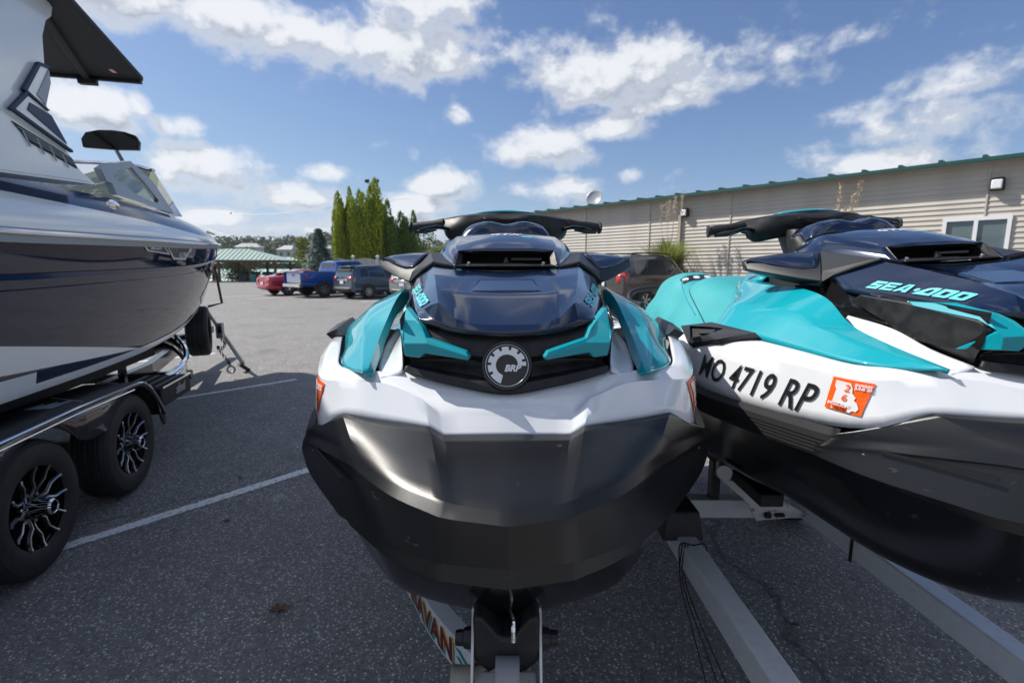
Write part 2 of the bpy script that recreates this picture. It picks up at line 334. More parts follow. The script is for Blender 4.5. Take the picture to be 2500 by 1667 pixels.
# painted bay lines, worn at the edges
m = mat('line_paint', (.62, .63, .64), .7); t = m.node_tree; b = t.nodes['Principled BSDF']; tx = t.nodes['Texture Coordinate'] if 'Texture Coordinate' in t.nodes else t.nodes.new('ShaderNodeTexCoord')
n = tn('ShaderNodeTexNoise', 38, 8); n6 = tn('ShaderNodeTexNoise', 3, 4)
b.inputs['Base Color'].default_value = (.74, .75, .76, 1); at_ = t.nodes.new('ShaderNodeAttribute'); at_.attribute_name = 'inner'
nn_ = t.nodes.new('ShaderNodeMath'); nn_.operation = 'SUBTRACT'; nn_.inputs[0].default_value = 1.02; t.links.new(n.outputs[0], nn_.inputs[1]); n9_ = t.nodes.new('ShaderNodeMath'); n9_.operation = 'MULTIPLY'; t.links.new(at_.outputs['Fac'], n9_.inputs[0]); t.links.new(nn_.outputs[0], n9_.inputs[1])
tb_ = t.nodes.new('ShaderNodeBsdfTransparent'); mx_ = t.nodes.new('ShaderNodeMixShader'); t.links.new(tmr(n9_.outputs[0], .27, .46, 0, 1), mx_.inputs[0]); t.links.new(tb_.outputs[0], mx_.inputs[1]); t.links.new(b.outputs[0], mx_.inputs[2]); t.links.new(mx_.outputs[0], t.nodes['Material Output'].inputs[0])
def line(a, b_, w=.11):
    a, b_ = Vector(a), Vector(b_); d_ = (b_ - a).normalized(); p = Vector((-d_.y, d_.x)) * w / 2; N = int((b_ - a).length / .12); G = []
    for i in range(N + 1):
        c = a.lerp(b_, i / N); j = random.uniform(.88, 1.08); k = random.uniform(.88, 1.08)
        G.append([(*(c + p * j * u_), .004) for u_ in (1.25, .7, 0, -.7, -1.25)])
    o = MB().grid(G).build('parking_line', 'line_paint', smooth=0); tag(o, kind='structure'); at_ = o.data.attributes.new('inner', 'FLOAT', 'POINT')
    for i, v in enumerate(o.data.vertices):
        dd = abs((v.co.xy - a).cross(d_)) if False else abs((v.co.x - a.x) * d_.y - (v.co.y - a.y) * d_.x); at_.data[i].value = max(0, min(1, (1.25 - dd / (w / 2)) / .55))
line((-3.55, 1.55), (-.5, 5.05)); line((-5.9, 4.05), (-3.12, 7.0)); line((-8.1, 6.5), (-5.6, 9.2))
for a in ((-16, 27, -14.2, 29.6), (-13.6, 25.6, -11.6, 28.6), (-10.3, 24.6, -8.3, 27.6), (-7.2, 23.4, -5.2, 26.4), (-3.6, 22, -1.6, 25)): line(a[:2], a[2:], .12)
# low scattered leaves
mat('dry_leaf', (.10, .045, .02), .7, noise=(60, (.16, .08, .03), .4, .6, 3))
LF = [(-1.10, 2.13, .3, 'largest brown fallen leaf on the asphalt left of the facing jet ski'), (-2.62, 2.55, 1.1, 'brown fallen leaf beside the front trailer tyre of the boat'), (-1.82, 2.95, 2.0, 'small brown leaf just below the long white line'), (-2.08, 3.6, 2.6, 'small brown leaf lying above the long white line'), (1.28, 2.02, .8, 'brown leaf on dark asphalt between the trailer rails'), (-1.6, 7.6, .5, 'pale leaf on the sunlit asphalt behind the jet ski'), (-.95, 3.1, 2.2, 'brown leaf closest to the bumper of the facing jet ski')]
for x, y, a, lb in LF:
    s_ = .055 if 'largest' in lb else .026; P_ = []
    for i in range(14):
        r_ = s_ * (1.0 if i % 2 == 0 else .52) * (1.3 if i in (0, 6) else 1); P_.append((r_ * cos(a + i * pi / 7), r_ * sin(a + i * pi / 7) * .7, .006 + .012 * random.random()))
    q = MB().add([(0, 0, .010)] + P_, [(0, 1 + i, 1 + (i + 1) % 14) for i in range(14)])
    o = q.build('fallen_leaf', 'dry_leaf', smooth=0, solid=.0008); o.location = (x, y, .001); tag(o, lb, 'leaf', 'fallen leaves on the lot')

# ================================================================ jet ski trailer
tr = thing('jet_ski_trailer', 'white and galvanised two-place trailer carrying both jet skis', 'trailer', (.62, 2.0, 0))
TO = Vector((.62, 2.0, 0))
def TB(mb, name, mt, parent=tr, **k): return mb.build(name, mt, parent, off=TO, **k)
TB(MB().bar((.712, 2.02, .47), (.745, .2, .47), .078, .10), 'frame_rail', 'rail_alu', bevel=.006)
TB(MB().bar((1.375, 2.25, .50), (1.475, .2, .50), .076, .09), 'frame_rail', 'rail_alu', bevel=.006)
TB(MB().bar((1.93, 3.2, .50), (1.99, .2, .50), .07, .09), 'frame_rail', 'rail_alu', bevel=.006)
TB(MB().bar((.62, 4.3, .42), (.62, 2.4, .42), .10, .10), 'tongue_beam', 'trailer_white', bevel=.004)
for y_ in (2.27, 3.9): TB(MB().bar((-.55, y_, .455), (1.8, y_, .455), .075, .09), 'cross_member', 'trailer_white', bevel=.004)
TB(MB().bar((-.4, 2.95, .50), (1.8, 2.95, .50), .05, .05), 'axle_beam', 'dark_steel', bevel=.003)
for cx in (-.01, 1.24):      # carpeted bunks under each hull
    for s_ in (-.26, .26):
        TB(MB().bar((cx + s_, 1.75, .735), (cx + s_, 3.9, .715), .09, .05), 'bunk', 'canvas', bevel=.006)
        for y_ in (2.27, 3.9): TB(MB().bar((cx + s_, y_, .48), (cx + s_, y_, .70), .04, .05, (0, 1, 0)), 'bunk_post', 'dark_steel')
# black bunk end and cord at the near rail
TB(MB().box((.70, 1.97, .56), (.17, .20, .12), taper=.8), 'rail_end_pad', 'rubber', bevel=.01)
q = MB()
for k in range(3): q.tube(cr([(.668 + .012 * k, 1.80, .535), (.665 + .01 * k, 1.79, .38), (.70 + .02 * k, 1.70 - .05 * k, .2), (.72 + .05 * k, 1.5 - .12 * k, .01)], 5), .0028, 5)
q.tube(cr([(.665, 1.80, .42), (.66, 1.80, .53), (.712, 1.80, .527), (.762, 1.80, .526), (.765, 1.80, .42)], 4), .003, 5); TB(q, 'cord', 'cavity')
# rusty bow plate with slots under the second craft
pl = [(.86, 1.98, .74), (.875, 1.98, .80), (.95, 1.99, .80), (1.17, 2.06, .60), (1.35, 2.1, .49), (1.09, 2.06, .49), (1.02, 2.02, .60)]
po = TB(MB().prism(pl, (.1, -1, .15), .008), 'bow_plate', 'rust_white', smooth=0)
for c_, d_, a_ in (((.985, 1.992, .715), (.10, .02, .018), .62), ((1.055, 2.01, .655), (.03, .02, .03), 0), ((1.13, 2.045, .523), (.03, .02, .024), 0), ((1.19, 2.06, .517), (.045, .02, .016), 0)):
    TB(MB().box(c_, d_, Matrix.Rotation(a_, 3, 'Y')), 'slot', 'cavity', po, bevel=.006)
TB(MB().tube([(.87, 1.92, .775), (.90, 2.0, .775)], .03, 16), 'pivot_bolt', 'rust_white', po)
TB(MB().tube([(1.00, 1.90, .775), (1.12, 1.98, .66)], [.04, .035], 12), 'roller', 'rubber', po)
q = MB(); q.bar((1.36, 1.83, .555), (1.46, 1.83, .555), .012, .006); q.bar((1.355, 1.83, .555), (1.355, 1.83, .44), .006, .012, (0, 1, 0)); TB(q, 'u_bolt', 'dark_steel')
# lettered A-frame arm
top_o = cr([(-.440, 1.74, .55), (-.340, 1.565, .55), (-.298, 1.485, .55), (-.248, 1.40, .55), (-.183, 1.31, .55), (-.108, 1.215, .55), (-.03, 1.12, .55)], 6)
G = []; side_o = []
for i, p in enumerate(top_o):
    d_ = (top_o[min(i + 1, len(top_o) - 1)] - top_o[max(i - 1, 0)]).normalized(); n_ = Vector((d_.y, -d_.x, 0)); n_ = n_ if n_.x > 0 else -n_
    a = p; b_ = p + n_ * .052; G.append([a, b_, b_ - Vector((0, 0, .105)), a - Vector((0, 0, .105))]); side_o.append((p, -n_))
arm = TB(MB().grid([[Vector(p) for p in r_] for r_ in G], True), 'tongue_arm', 'trailer_white', smooth=35)
# lettering follows the outer face of the arm
Ls = [0]
for i in range(1, len(top_o)): Ls.append(Ls[-1] + (top_o[i] - top_o[i - 1]).length)
def onarm(u, h, lift):
    u = max(0, min(u, Ls[-1] - 1e-4)); i = max(k for k in range(len(Ls) - 1) if Ls[k] <= u); f_ = (u - Ls[i]) / (Ls[i + 1] - Ls[i])
    p = top_o[i].lerp(top_o[i + 1], f_); n_ = side_o[i][1].lerp(side_o[i + 1][1], f_).normalized(); return p + Vector((0, 0, -.105 + h)) + n_ * lift
vs, fs = text_polys('KARAVAN', .082, .003, 0, 1.0); w_ = max(v[0] for v in vs); u0 = .06; k_ = .46 / w_
for mt, du, dh, lf in (('ink_teal', .012, -.006, .0010), ('amber', .006, .006, .0014), ('maroon', 0, 0, .0020)):
    TB(MB().add([onarm(u0 + du + v[0] * k_, .016 + dh + v[1] * 1.22, lf) for v in vs], fs), 'lettering', mt, arm, smooth=0, recalc=False)
sw = [[(.535, .075), (.56, .08), (.70, .028), (.69, .012)], [(.54, .05), (.56, .055), (.66, -.0), (.64, -.0)]]
TB(MB().add([onarm(a, max(.004, h), .0012) for P_ in sw for a, h in P_], [(0, 1, 2, 3), (4, 5, 6, 7)]), 'swoosh', 'ink_teal', arm, smooth=0, recalc=False)
TB(MB().add([onarm(a, h, .0018) for a, h in ((.60, .055), (.625, .058), (.655, .038), (.63, .036))], [(0, 1, 2, 3)]), 'swoosh_tip', 'amber', arm, smooth=0, recalc=False)
# winch post with black V block
wp = TB(MB().bar((-.012, .93, .30), (-.012, .88, .775), .125, .06, (0, 1, 0)), 'winch_post', 'rust_white', bevel=.004)
for s_ in (-1, 1):
    pts = [(-.010 + s_ * .072, y_, z_) for y_, z_ in ((.985, .90), (.93, .905), (.875, .78), (.86, .66), (.95, .66), (1.0, .80))]
    TB(MB().prism(pts, (s_, 0, 0), .005), 'cheek_plate', 'trailer_white', wp)
    TB(MB().lathe([(0, .034), (.014, .034), (.0155, .028), (.0155, .018), (.019, .016), (.021, .010), (.021, 0)], (-.010 + s_ * .072, .925, .842), (s_, 0, 0), 6 if s_ < 0 else 14), 'bolt', 'dark_steel', wp, smooth=20)
prof = [(-.066, .925), (-.050, .93), (-.018, .875), (0, .868), (.018, .875), (.050, .93), (.066, .925), (.066, .80), (.035, .765), (0, .80), (-.035, .765), (-.066, .80)]
q = MB(); f_ = [(-.010 + a, .872 + (.925 - z_) * .28, z_) for a, z_ in prof]; k_ = [(p[0], p[1] + .10, p[2]) for p in f_]; n_ = len(prof)
q.add(f_ + k_, [(0, 1, 2, 9, 10, 11), (2, 3, 4, 9), (4, 5, 6, 7, 8, 9)] + [(i, (i + 1) % n_, n_ + (i + 1) % n_, n_ + i) for i in range(n_)]); TB(q, 'bow_block', 'rubber', wp, bevel=.008)
TB(MB().tube(cr([(-.006, .955, .88), (-.006, .93, .905), (.004, .90, .90), (.004, .885, .865)], 5), .0055, 8), 'bow_hook', 'chrome', wp)
G = [[(x_ - .008, y_, z_) for x_ in (-.024, 0, .024)] for y_, z_ in ((.93, .80), (.90, .822), (.872, .822), (.852, .80), (.838, .74), (.83, .62))]; TB(MB().grid(patch(G, 3, 4)), 'winch_strap', 'strap_grey', wp, solid=.003)
G = [[(x_ - .105, y_ + dx, z_) for x_, dx in ((-.02, 0), (0, -.004), (.03, .0), (.06, .03))] for y_, z_ in ((.94, .77), (.91, .785), (.885, .765), (.88, .70), (.89, .62))]; TB(MB().grid(patch(G, 3, 4)), 'strap_loop', 'strap', wp, solid=.003)
TB(MB().tube([(-.095, .885, .715), (.085, .885, .715)], .014, 12), 'winch_axle', 'silver', wp); TB(MB().lathe([(0, .012), (.036, .012), (.038, 0), (.036, -.004), (0, -.004)], (.045, .868, .715), (1, 0, 0), 24), 'winch_gear', 'trailer_white', wp)
TB(MB().box((.018, .95, .715), (.012, .01, .09)), 'red_tag', 'red_light', wp)
q = MB()
for x_ in (-.55, 1.8):
    w_ = q = MB().lathe([(.12, -.08), (.26, -.09), (.285, -.06), (.285, .06), (.26, .09), (.12, .08)], (x_, 3.05, .285), (1, 0, 0), 28); wo_ = TB(q, 'wheel', 'rubber'); TB(MB().lathe([(0, .07), (.12, .05), (.155, .085), (.16, .07), (.12, -.08)], (x_, 3.05, .285), (1 if x_ > 0 else -1, 0, 0), 24), 'rim', 'galvanised', wo_)

# ================================================================ personal watercraft
K = Vector((0, 2.4, .66))           # base of the craft in the drawing frame of its sections
def both(fn):
    for s in (1, -1): fn(s)
def mx(P, s): return [(p[0] * s, p[1], p[2]) for p in P]
def make_ski():
    root = thing('personal_watercraft', '', 'jet ski')
    def B(mb, name, mt, parent=root, **k): return mb.build(name, mt, parent, off=K, **k)
    # ---- hull below the rub rail
    rows = []
    for y, keel, ch, rail in ((.79, (1.075,), (.04, .80, 1.10), (.10, .80, 1.13)), (.90, (.93,), (.19, .92, .985), (.28, .93, 1.09)), (1.02, (.812,), (.245, 1.03, .885), (.35, 1.03, 1.10)),
                              (1.2, (.762,), (.33, 1.2, .872), (.49, 1.2, 1.15)), (1.5, (.738,), (.40, 1.5, .90), (.555, 1.5, 1.160)), (1.75, (.705,), (.46, 1.75, .90), (.59, 1.75, 1.155)), (2.4, (.665,), (.50, 2.4, .88), (.61, 2.4, 1.14)),
                              (3.2, (.66,), (.51, 3.2, .87), (.61, 3.2, 1.13)), (4.12, (.66,), (.47, 4.12, .86), (.56, 4.12, 1.13))):
        kz = keel[0]; c1 = Vector(ch)
        rows.append([(0, y, kz), (c1.x * .5, (y + c1.y) / 2, kz + (c1.z - kz) * .42), ch, (ch[0] + (rail[0] - ch[0]) * .45, (ch[1] + rail[1]) / 2, ch[2] + (rail[2] - ch[2]) * .35), rail])
    hull = MB().grid(patch(rows, 4, 4, mirror=True))
    r = rows[-1]; hull.add([(p[0], 4.12, p[2]) for p in r] + [(-p[0], 4.12, p[2]) for p in reversed(r[1:])], [tuple(range(9))])
    hullo = B(hull, 'hull', 'hull_black', smooth=40)
    # ---- white deck and topsides
    P = [[(0, .962, 1.264), (0, .985, 1.296), (0, 1.005, 1.322), (0, 1.09, 1.39)],
         [(.128, .965, 1.262), (.133, .995, 1.292), (.140, 1.02, 1.315), (.165, 1.10, 1.372)],
         [(.157, .969, 1.279), (.178, 1.012, 1.329), (.196, 1.04, 1.324), (.225, 1.10, 1.368)],
         [(.265, 1.012, 1.278), (.262, 1.055, 1.350), (.263, 1.075, 1.345), (.270, 1.11, 1.366)],
         [(.360, 1.057, 1.279), (.348, 1.09, 1.350), (.352, 1.105, 1.355), (.360, 1.14, 1.367)],
         [(.442, 1.125, 1.234), (.438, 1.15, 1.342), (.427, 1.18, 1.357), (.415, 1.21, 1.366)],
         [(.505, 1.30, 1.210), (.498, 1.30, 1.352), (.482, 1.31, 1.368), (.455, 1.34, 1.380)],
         [(.560, 1.50, 1.205), (.552, 1.50, 1.358), (.533, 1.50, 1.380), (.500, 1.50, 1.395)],
         [(.597, 1.72, 1.200), (.588, 1.72, 1.362), (.572, 1.715, 1.386), (.545, 1.70, 1.405)],
         [(.612, 1.95, 1.195), (.608, 1.93, 1.320), (.590, 1.93, 1.358), (.560, 1.93, 1.392)],
         [(.620, 2.3, 1.185), (.615, 2.3, 1.300), (.580, 2.3, 1.330), (.52, 2.3, 1.340)],
         [(.620, 3.2, 1.170), (.612, 3.2, 1.280), (.570, 3.2, 1.300), (.50, 3.2, 1.305)],
         [(.565, 4.12, 1.165), (.555, 4.12, 1.27), (.520, 4.12, 1.29), (.44, 4.12, 1.30)]]
    deck = MB(); lines = [list(c) for c in P]
    both(lambda s: deck.grid(patch([mx(c, s) for c in P], 4, 4, sr=(1, 2), sc=(1,))))
    decko = B(deck, 'deck', 'white_gel', solid=.006, smooth=38)
    both(lambda s: B(MB().grid(patch([mx(c, s) for c in ([(.285, 1.095, 1.356), (.262, 1.098, 1.360), (.236, 1.092, 1.372)], [(.318, 1.21, 1.372), (.285, 1.20, 1.376), (.250, 1.19, 1.398)], [(.332, 1.33, 1.392), (.300, 1.31, 1.395), (.266, 1.29, 1.438)], [(.325, 1.46, 1.42), (.305, 1.45, 1.42), (.280, 1.43, 1.462)])], 4, 4)), 'deck_valley', 'white_gel', solid=.005))
    # inner deck floor, foot wells and stern
    fl = MB(); both(lambda s: fl.grid(patch([mx(c, s) for c in ([(.52, 1.90, 1.388), (.44, 1.9, 1.37), (.30, 1.9, 1.36), (0, 1.9, 1.36)], [(.52, 2.3, 1.34), (.48, 2.3, 1.16), (.30, 2.3, 1.15), (0, 2.3, 1.15)], [(.50, 3.2, 1.305), (.46, 3.2, 1.15), (.28, 3.2, 1.15), (0, 3.2, 1.15)], [(.44, 3.6, 1.30), (.40, 3.6, 1.26), (.25, 3.6, 1.26), (0, 3.6, 1.26)], [(.44, 4.12, 1.30), (.38, 4.12, 1.27), (.2, 4.12, 1.27), (0, 4.12, 1.27)])], 3, 3)))
    fl.add([(-.44, 4.12, 1.30), (.44, 4.12, 1.30), (.565, 4.12, 1.13), (-.565, 4.12, 1.13)], [(0, 1, 2, 3)])
    B(fl, 'deck_floor', 'white_gel', solid=.006)
    # ---- rub rail with ribs
    rr = [(.470, 1.175, 1.178), (.497, 1.22, 1.178), (.57, 1.5, 1.175), (.607, 1.75, 1.172), (.628, 2.4, 1.155), (.628, 3.2, 1.145), (.575, 4.14, 1.145)]
    def rail(s):
        pts = cr(mx(rr, s), 6); q = MB()
        prof = [(-.012, -.036), (.011, -.033)] + [(.0125 + .0012 * (k % 2), -.029 + .0045 * k) for k in range(10)] + [(.010, .026), (-.012, .040)]
        G = []
        for i, p in enumerate(pts):
            t_ = (pts[min(i + 1, len(pts) - 1)] - pts[max(i - 1, 0)]).normalized(); n_ = Vector((t_.y, -t_.x, 0)) * (1 if s > 0 else -1)
            n_ = n_ if n_.x * s > 0 else -n_
            G.append([p + n_ * a + Vector((0, 0, b_)) for a, b_ in prof])
        q.grid(G); B(q, 'rub_rail', 'matt_black', smooth=25)
    both(rail)
    # ---- bow bumper
    top = [(0, .955, 1.270), (.128, .958, 1.268), (.157, .962, 1.285), (.265, 1.005, 1.284), (.360, 1.05, 1.285), (.452, 1.13, 1.230), (.488, 1.168, 1.210)]
    cre = [(0, .722, 1.226), (.082, .742, 1.227), (.105, .75, 1.230), (.198, .82, 1.234), (.300, .935, 1.238), (.418, 1.085, 1.214), (.492, 1.172, 1.198)]
    mid = [tuple(p + (q_ - p) * .5 + (.002 if i == 2 else 0) for i, (p, q_) in enumerate(zip(t_, c_))) for t_, c_ in zip(top, cre)]
    rim = [(0, .700, 1.212), (.084, .722, 1.212), (.110, .732, 1.212), (.206, .805, 1.216), (.312, .940, 1.212), (.430, 1.085, 1.194), (.512, 1.198, 1.172)]
    r2 = [(0, .702, 1.195), (.086, .724, 1.195), (.113, .735, 1.195), (.210, .810, 1.200), (.316, .945, 1.196), (.436, 1.09, 1.180), (.514, 1.20, 1.164)]
    bt = [(0, .710, 1.135), (.088, .733, 1.129), (.118, .744, 1.126), (.220, .820, 1.114), (.337, .930, 1.114), (.452, 1.085, 1.132), (.517, 1.20, 1.150)]
    b2 = [(0, .730, 1.127), (.084, .752, 1.121), (.113, .763, 1.118), (.212, .840, 1.106), (.326, .948, 1.108), (.440, 1.095, 1.127), (.510, 1.20, 1.147)]
    b3 = [(0, .722, 1.092), (.085, .746, 1.088), (.113, .757, 1.085), (.212, .834, 1.076), (.318, .940, 1.084), (.425, 1.09, 1.115), (.500, 1.20, 1.142)]
    b4 = [(0, .775, 1.072), (.08, .79, 1.076), (.10, .80, 1.078), (.17, .86, 1.085), (.26, .95, 1.10), (.37, 1.09, 1.13), (.47, 1.20, 1.150)]
    bm_ = MB().grid(patch([top, mid, cre, rim, r2, bt, b2, b3, b4], 5, 4, sr=(2, 3, 5, 6, 7), sc=(0, 1, 2, 4), mirror=True))
    def endcap(s):
        e = mx([top[-1], cre[-1], rim[-1], r2[-1], b3[-1], b4[-1]], s); bm_.add(e, [tuple(range(6))])
    both(endcap)
    bmo = B(bm_, 'bow_bumper', 'bumper', solid=.010, smooth=24)
    def screw(s):
        q = MB().lathe([(0, .004), (.003, .004), (.0038, .003), (.0038, .001), (.0065, .001), (.0075, .0024), (.0088, .0024), (.009, 0)], (.452 * s, 1.118, 1.176), (s * .8, -.58, .05), 16); B(q, 'screw', 'chrome', bmo)
    both(screw)
    # cut slits and a crease torn into the rubber
    q = MB()
    for a, b_ in (((-.438, 1.088, 1.192), (-.33, .935, 1.186)),): q.bar(a, b_, .004, .006)
    B(q, 'tear', 'cavity', bmo)
    # ---- grille nose with its recess
    G_ = [[(0, 1.075, 1.470), (.09, 1.08, 1.470), (.16, 1.095, 1.476), (.208, 1.105, 1.49)],
          [(0, 1.055, 1.437), (.09, 1.058, 1.438), (.168, 1.064, 1.444), (.216, 1.075, 1.452)],
          [(0, 1.043, 1.407), (.09, 1.050, 1.415), (.170, 1.062, 1.412), (.216, 1.070, 1.412)],
          [(0, 1.060, 1.387), (.09, 1.080, 1.399), (.170, 1.095, 1.398), (.217, 1.100, 1.394)],
          [(0, 1.045, 1.362), (.10, 1.068, 1.371), (.178, 1.085, 1.382), (.222, 1.095, 1.386)],
          [(0, 1.016, 1.358), (.10, 1.044, 1.366), (.180, 1.068, 1.378), (.226, 1.085, 1.384)],
          [(0, 1.010, 1.337), (.107, 1.038, 1.348), (.186, 1.062, 1.362), (.232, 1.085, 1.372)]]
    gro = B(MB().grid(patch(G_, 6, 4, sr=(2, 4, 5), mirror=True)), 'grille', 'plastic', solid=.006, smooth=30)
    # ---- teal accents beside the emblem
    def acc(s):
        a = dict(a=(.246, 1.20, 1.506), b=(.232, 1.150, 1.507), c=(.198, 1.084, 1.485), d=(.184, 1.066, 1.472), e=(.173, 1.050, 1.452), f=(.086, 1.016, 1.428), g=(.078, 1.010, 1.417), h=(.081, 1.012, 1.410),
                 i=(.178, 1.046, 1.420), j=(.188, 1.048, 1.409), k=(.218, 1.054, 1.412), l=(.221, 1.050, 1.440), m=(.168, 1.040, 1.441), n=(.226, 1.056, 1.452), o=(.257, 1.253, 1.508), p=(.255, 1.24, 1.497), q=(.239, 1.09, 1.474), r=(.242, 1.134, 1.405), t=(.228, 1.092, 1.487))
        names = list(a); v = [(a[n][0] * s, a[n][1], a[n][2]) for n in names]; ix = {n: i for i, n in enumerate(names)}
        # back points carry the thickness
        vb = [(p[0] * .965, p[1] + .016, p[2]) for p in v]; N = len(v)
        faces = ['abcl', 'cdem', 'clm', 'efgm', 'lmijk', 'mghi', 'aln', 'aonl', 'opqn', 'nqr', 'nrkl'][0:0]
        F_ = [('a', 'b', 'c', 't'), ('t', 'c', 'l'), ('t', 'l', 'n'), ('c', 'd', 'e', 'm'), ('c', 'm', 'l'), ('e', 'f', 'g', 'm'), ('l', 'm', 'i', 'j', 'k'), ('m', 'g', 'h', 'i'), ('a', 't', 'n', 'q', 'p', 'o'), ('n', 'l', 'k', 'r')]
        fs = [tuple(ix[c] for c in f) for f in F_]
        ring = 'abcdefghijkrnqpo'
        fs += [(ix[ring[i]], ix[ring[(i + 1) % len(ring)]], N + ix[ring[(i + 1) % len(ring)]], N + ix[ring[i]]) for i in range(len(ring))]
        B(MB().add(v + vb, fs), 'accent_trim', 'teal', smooth=20, bevel=.0025)
        sp = [(.277, 1.432, 1.502), (.272, 1.397, 1.522), (.256, 1.253, 1.504), (.238, 1.09, 1.472), (.229, 1.068, 1.452), (.241, 1.134, 1.403), (.257, 1.257, 1.413), (.264, 1.318, 1.452)]
        q = MB(); sp = mx(sp, s); back = [(p[0] - .03 * s, p[1], p[2]) for p in sp]; k = len(sp)
        q.add(sp + back, [tuple(range(k))] + [(i, (i + 1) % k, k + (i + 1) % k, k + i) for i in range(k)]); B(q, 'side_grille', 'plastic', smooth=20, bevel=.004)
        # gloss black flank behind it
        q = MB().grid([mx(r, s) for r in ([(.232, 1.07, 1.49), (.232, 1.08, 1.43), (.235, 1.10, 1.378)], [(.262, 1.40, 1.535), (.262, 1.38, 1.46), (.262, 1.34, 1.40)], [(.275, 1.52, 1.555), (.29, 1.56, 1.48), (.30, 1.60, 1.42)])])
        B(q, 'flank', 'plastic_gloss', solid=.004)
    both(acc)
    # ---- emblem
    n_ = Vector((0, -.90, .42)).normalized(); e_o = Vector((0, 1.037, 1.393)); ux = Vector((1, 0, 0)); uy = ux.cross(n_) * -1; uy = n_.cross(ux)
    em = B(MB().lathe([(0, .006), (.047, .006), (.0485, .0095), (.0525, .0095), (.054, .007), (.0545, -.004), (.050, -.03)], e_o, n_, 56), 'emblem', 'plastic_gloss', smooth=30)
    q = MB(); ring = [(.0448 + .0018 * a, i) for i in range(64) for a in (0, 1)]
    q.add([e_o + ux * (r_ * cos(2 * pi * i / 64)) + uy * (r_ * sin(2 * pi * i / 64)) + n_ * .0075 for r_, i in ring], [(2 * i, 2 * i + 1, (2 * i + 3) % 128, (2 * i + 2) % 128) for i in range(64)]); B(q, 'ring', 'silver', em, solid=.001)
    q = MB(); N = 110
    for i in range(N):
        a0, a1 = [RAD(-2 + 250 * (i + k) / N) for k in (0, 1)]
        tooth = ((i + 4) % 14) / 14; ro = .0408 if tooth < .68 else .0335
        ri = .0235
        q.add([e_o + ux * (r_ * cos(a)) + uy * (r_ * sin(a)) + n_ * .0078 for r_, a in ((ri, a0), (ro, a0), (ro, a1), (ri, a1))], [(0, 1, 2, 3)])
    q.add([e_o + ux * x_ + uy * y_ + n_ * .0078 for x_, y_ in ((-.0085, -.0225), (-.0135, -.0400), (-.024, -.034), (-.018, -.016))], [(0, 1, 2, 3)])
    B(q, 'gear', 'silver', em, solid=.0012, smooth=0)
    vs, fs = text_polys('BRP', .0195, .0009, .28); B(MB().add(place2d(vs, e_o - ux * .0055 - uy * .013, ux, uy, lift=.0078), fs), 'lettering', 'silver', em, solid=.001, smooth=0)
    # ---- hood
    Hd = [[(0, 1.41, 1.590), (.06, 1.41, 1.592), (.125, 1.408, 1.596), (.205, 1.408, 1.608), (.274, 1.515, 1.572)],
          [(0, 1.33, 1.568), (.075, 1.32, 1.568), (.120, 1.30, 1.574), (.187, 1.30, 1.584), (.283, 1.45, 1.533)],
          [(0, 1.20, 1.538), (.083, 1.195, 1.539), (.124, 1.19, 1.541), (.170, 1.20, 1.558), (.262, 1.33, 1.513)],
          [(0, 1.064, 1.478), (.075, 1.067, 1.481), (.115, 1.076, 1.492), (.152, 1.100, 1.524), (.225, 1.19, 1.499)],
          [(0, 1.046, 1.463), (.066, 1.050, 1.466), (.118, 1.062, 1.472), (.158, 1.076, 1.482), (.198, 1.100, 1.488)]]
    hood = B(MB().grid(patch(Hd, 6, 6, sr=(1, 2, 3), sc=(2, 3), mirror=True)), 'hood', 'navy', solid=.007, smooth=14)
    q = MB()     # raised inner pad of the hood
    pad = [(-.072, 1.325, 1.5715), (.072, 1.325, 1.5715), (.086, 1.212, 1.5455), (-.086, 1.212, 1.5455)]
    q.prism(pad, (0, -.2, 1), .02); B(q, 'hood_pad', 'navy', hood, bevel=.004)
    q = MB()
    lip = cr([(-.198, 1.102, 1.484), (-.158, 1.078, 1.477), (-.118, 1.064, 1.467), (-.066, 1.052, 1.461), (0, 1.048, 1.457), (.066, 1.052, 1.461), (.118, 1.064, 1.467), (.158, 1.078, 1.477), (.198, 1.102, 1.484)], 5)
    q.tube(lip, .005, 8); B(q, 'hood_lip', 'plastic_gloss', hood)
    hb = bvh_of(hood, K)
    def sea(s):
        vs, fs, w = convex_letters('SEA.DOO'); so_ = Vector((.267 * s, 1.391, 1.546)); eo = Vector((.203 * s, 1.160, 1.510)); d_ = eo - so_
        up = Vector((.232 * s, 1.372, 1.584)) - Vector((.267 * s, 1.391, 1.546))
        if s > 0: vs = [(v[0], v[1]) for v in vs]
        # starboard reads stern to bow, port reads bow to stern
        if s > 0: o_, x_ = eo, -d_
        else: o_, x_ = so_, d_
        x_ = x_ / w; u_ = up * .52
        nn = Vector((s * .62, -.30, .72)); vs = [(v[0] + .18 * v[1], v[1]) for v in vs]
        B(MB().add(place2d(vs, o_, x_, u_, nn, .0025, hb), fs), 'lettering', 'teal_ink', hood, smooth=0, recalc=False)
    both(sea)
    # ---- black core under the panels
    rows = []
    for y, zt, hw in ((1.10, 1.44, .19), (1.22, 1.50, .225), (1.36, 1.555, .235), (1.45, 1.578, .22), (1.62, 1.60, .215), (1.9, 1.66, .22), (2.2, 1.52, .2)):
        rows.append([(0, y, zt), (hw * .75, y, zt - .004), (hw, y, zt - .045), (hw + .015, y, 1.42), (hw + .02, y, 1.30)])
    B(MB().grid(patch(rows, 3, 3, sc=(2,), mirror=True)), 'core', 'cavity')
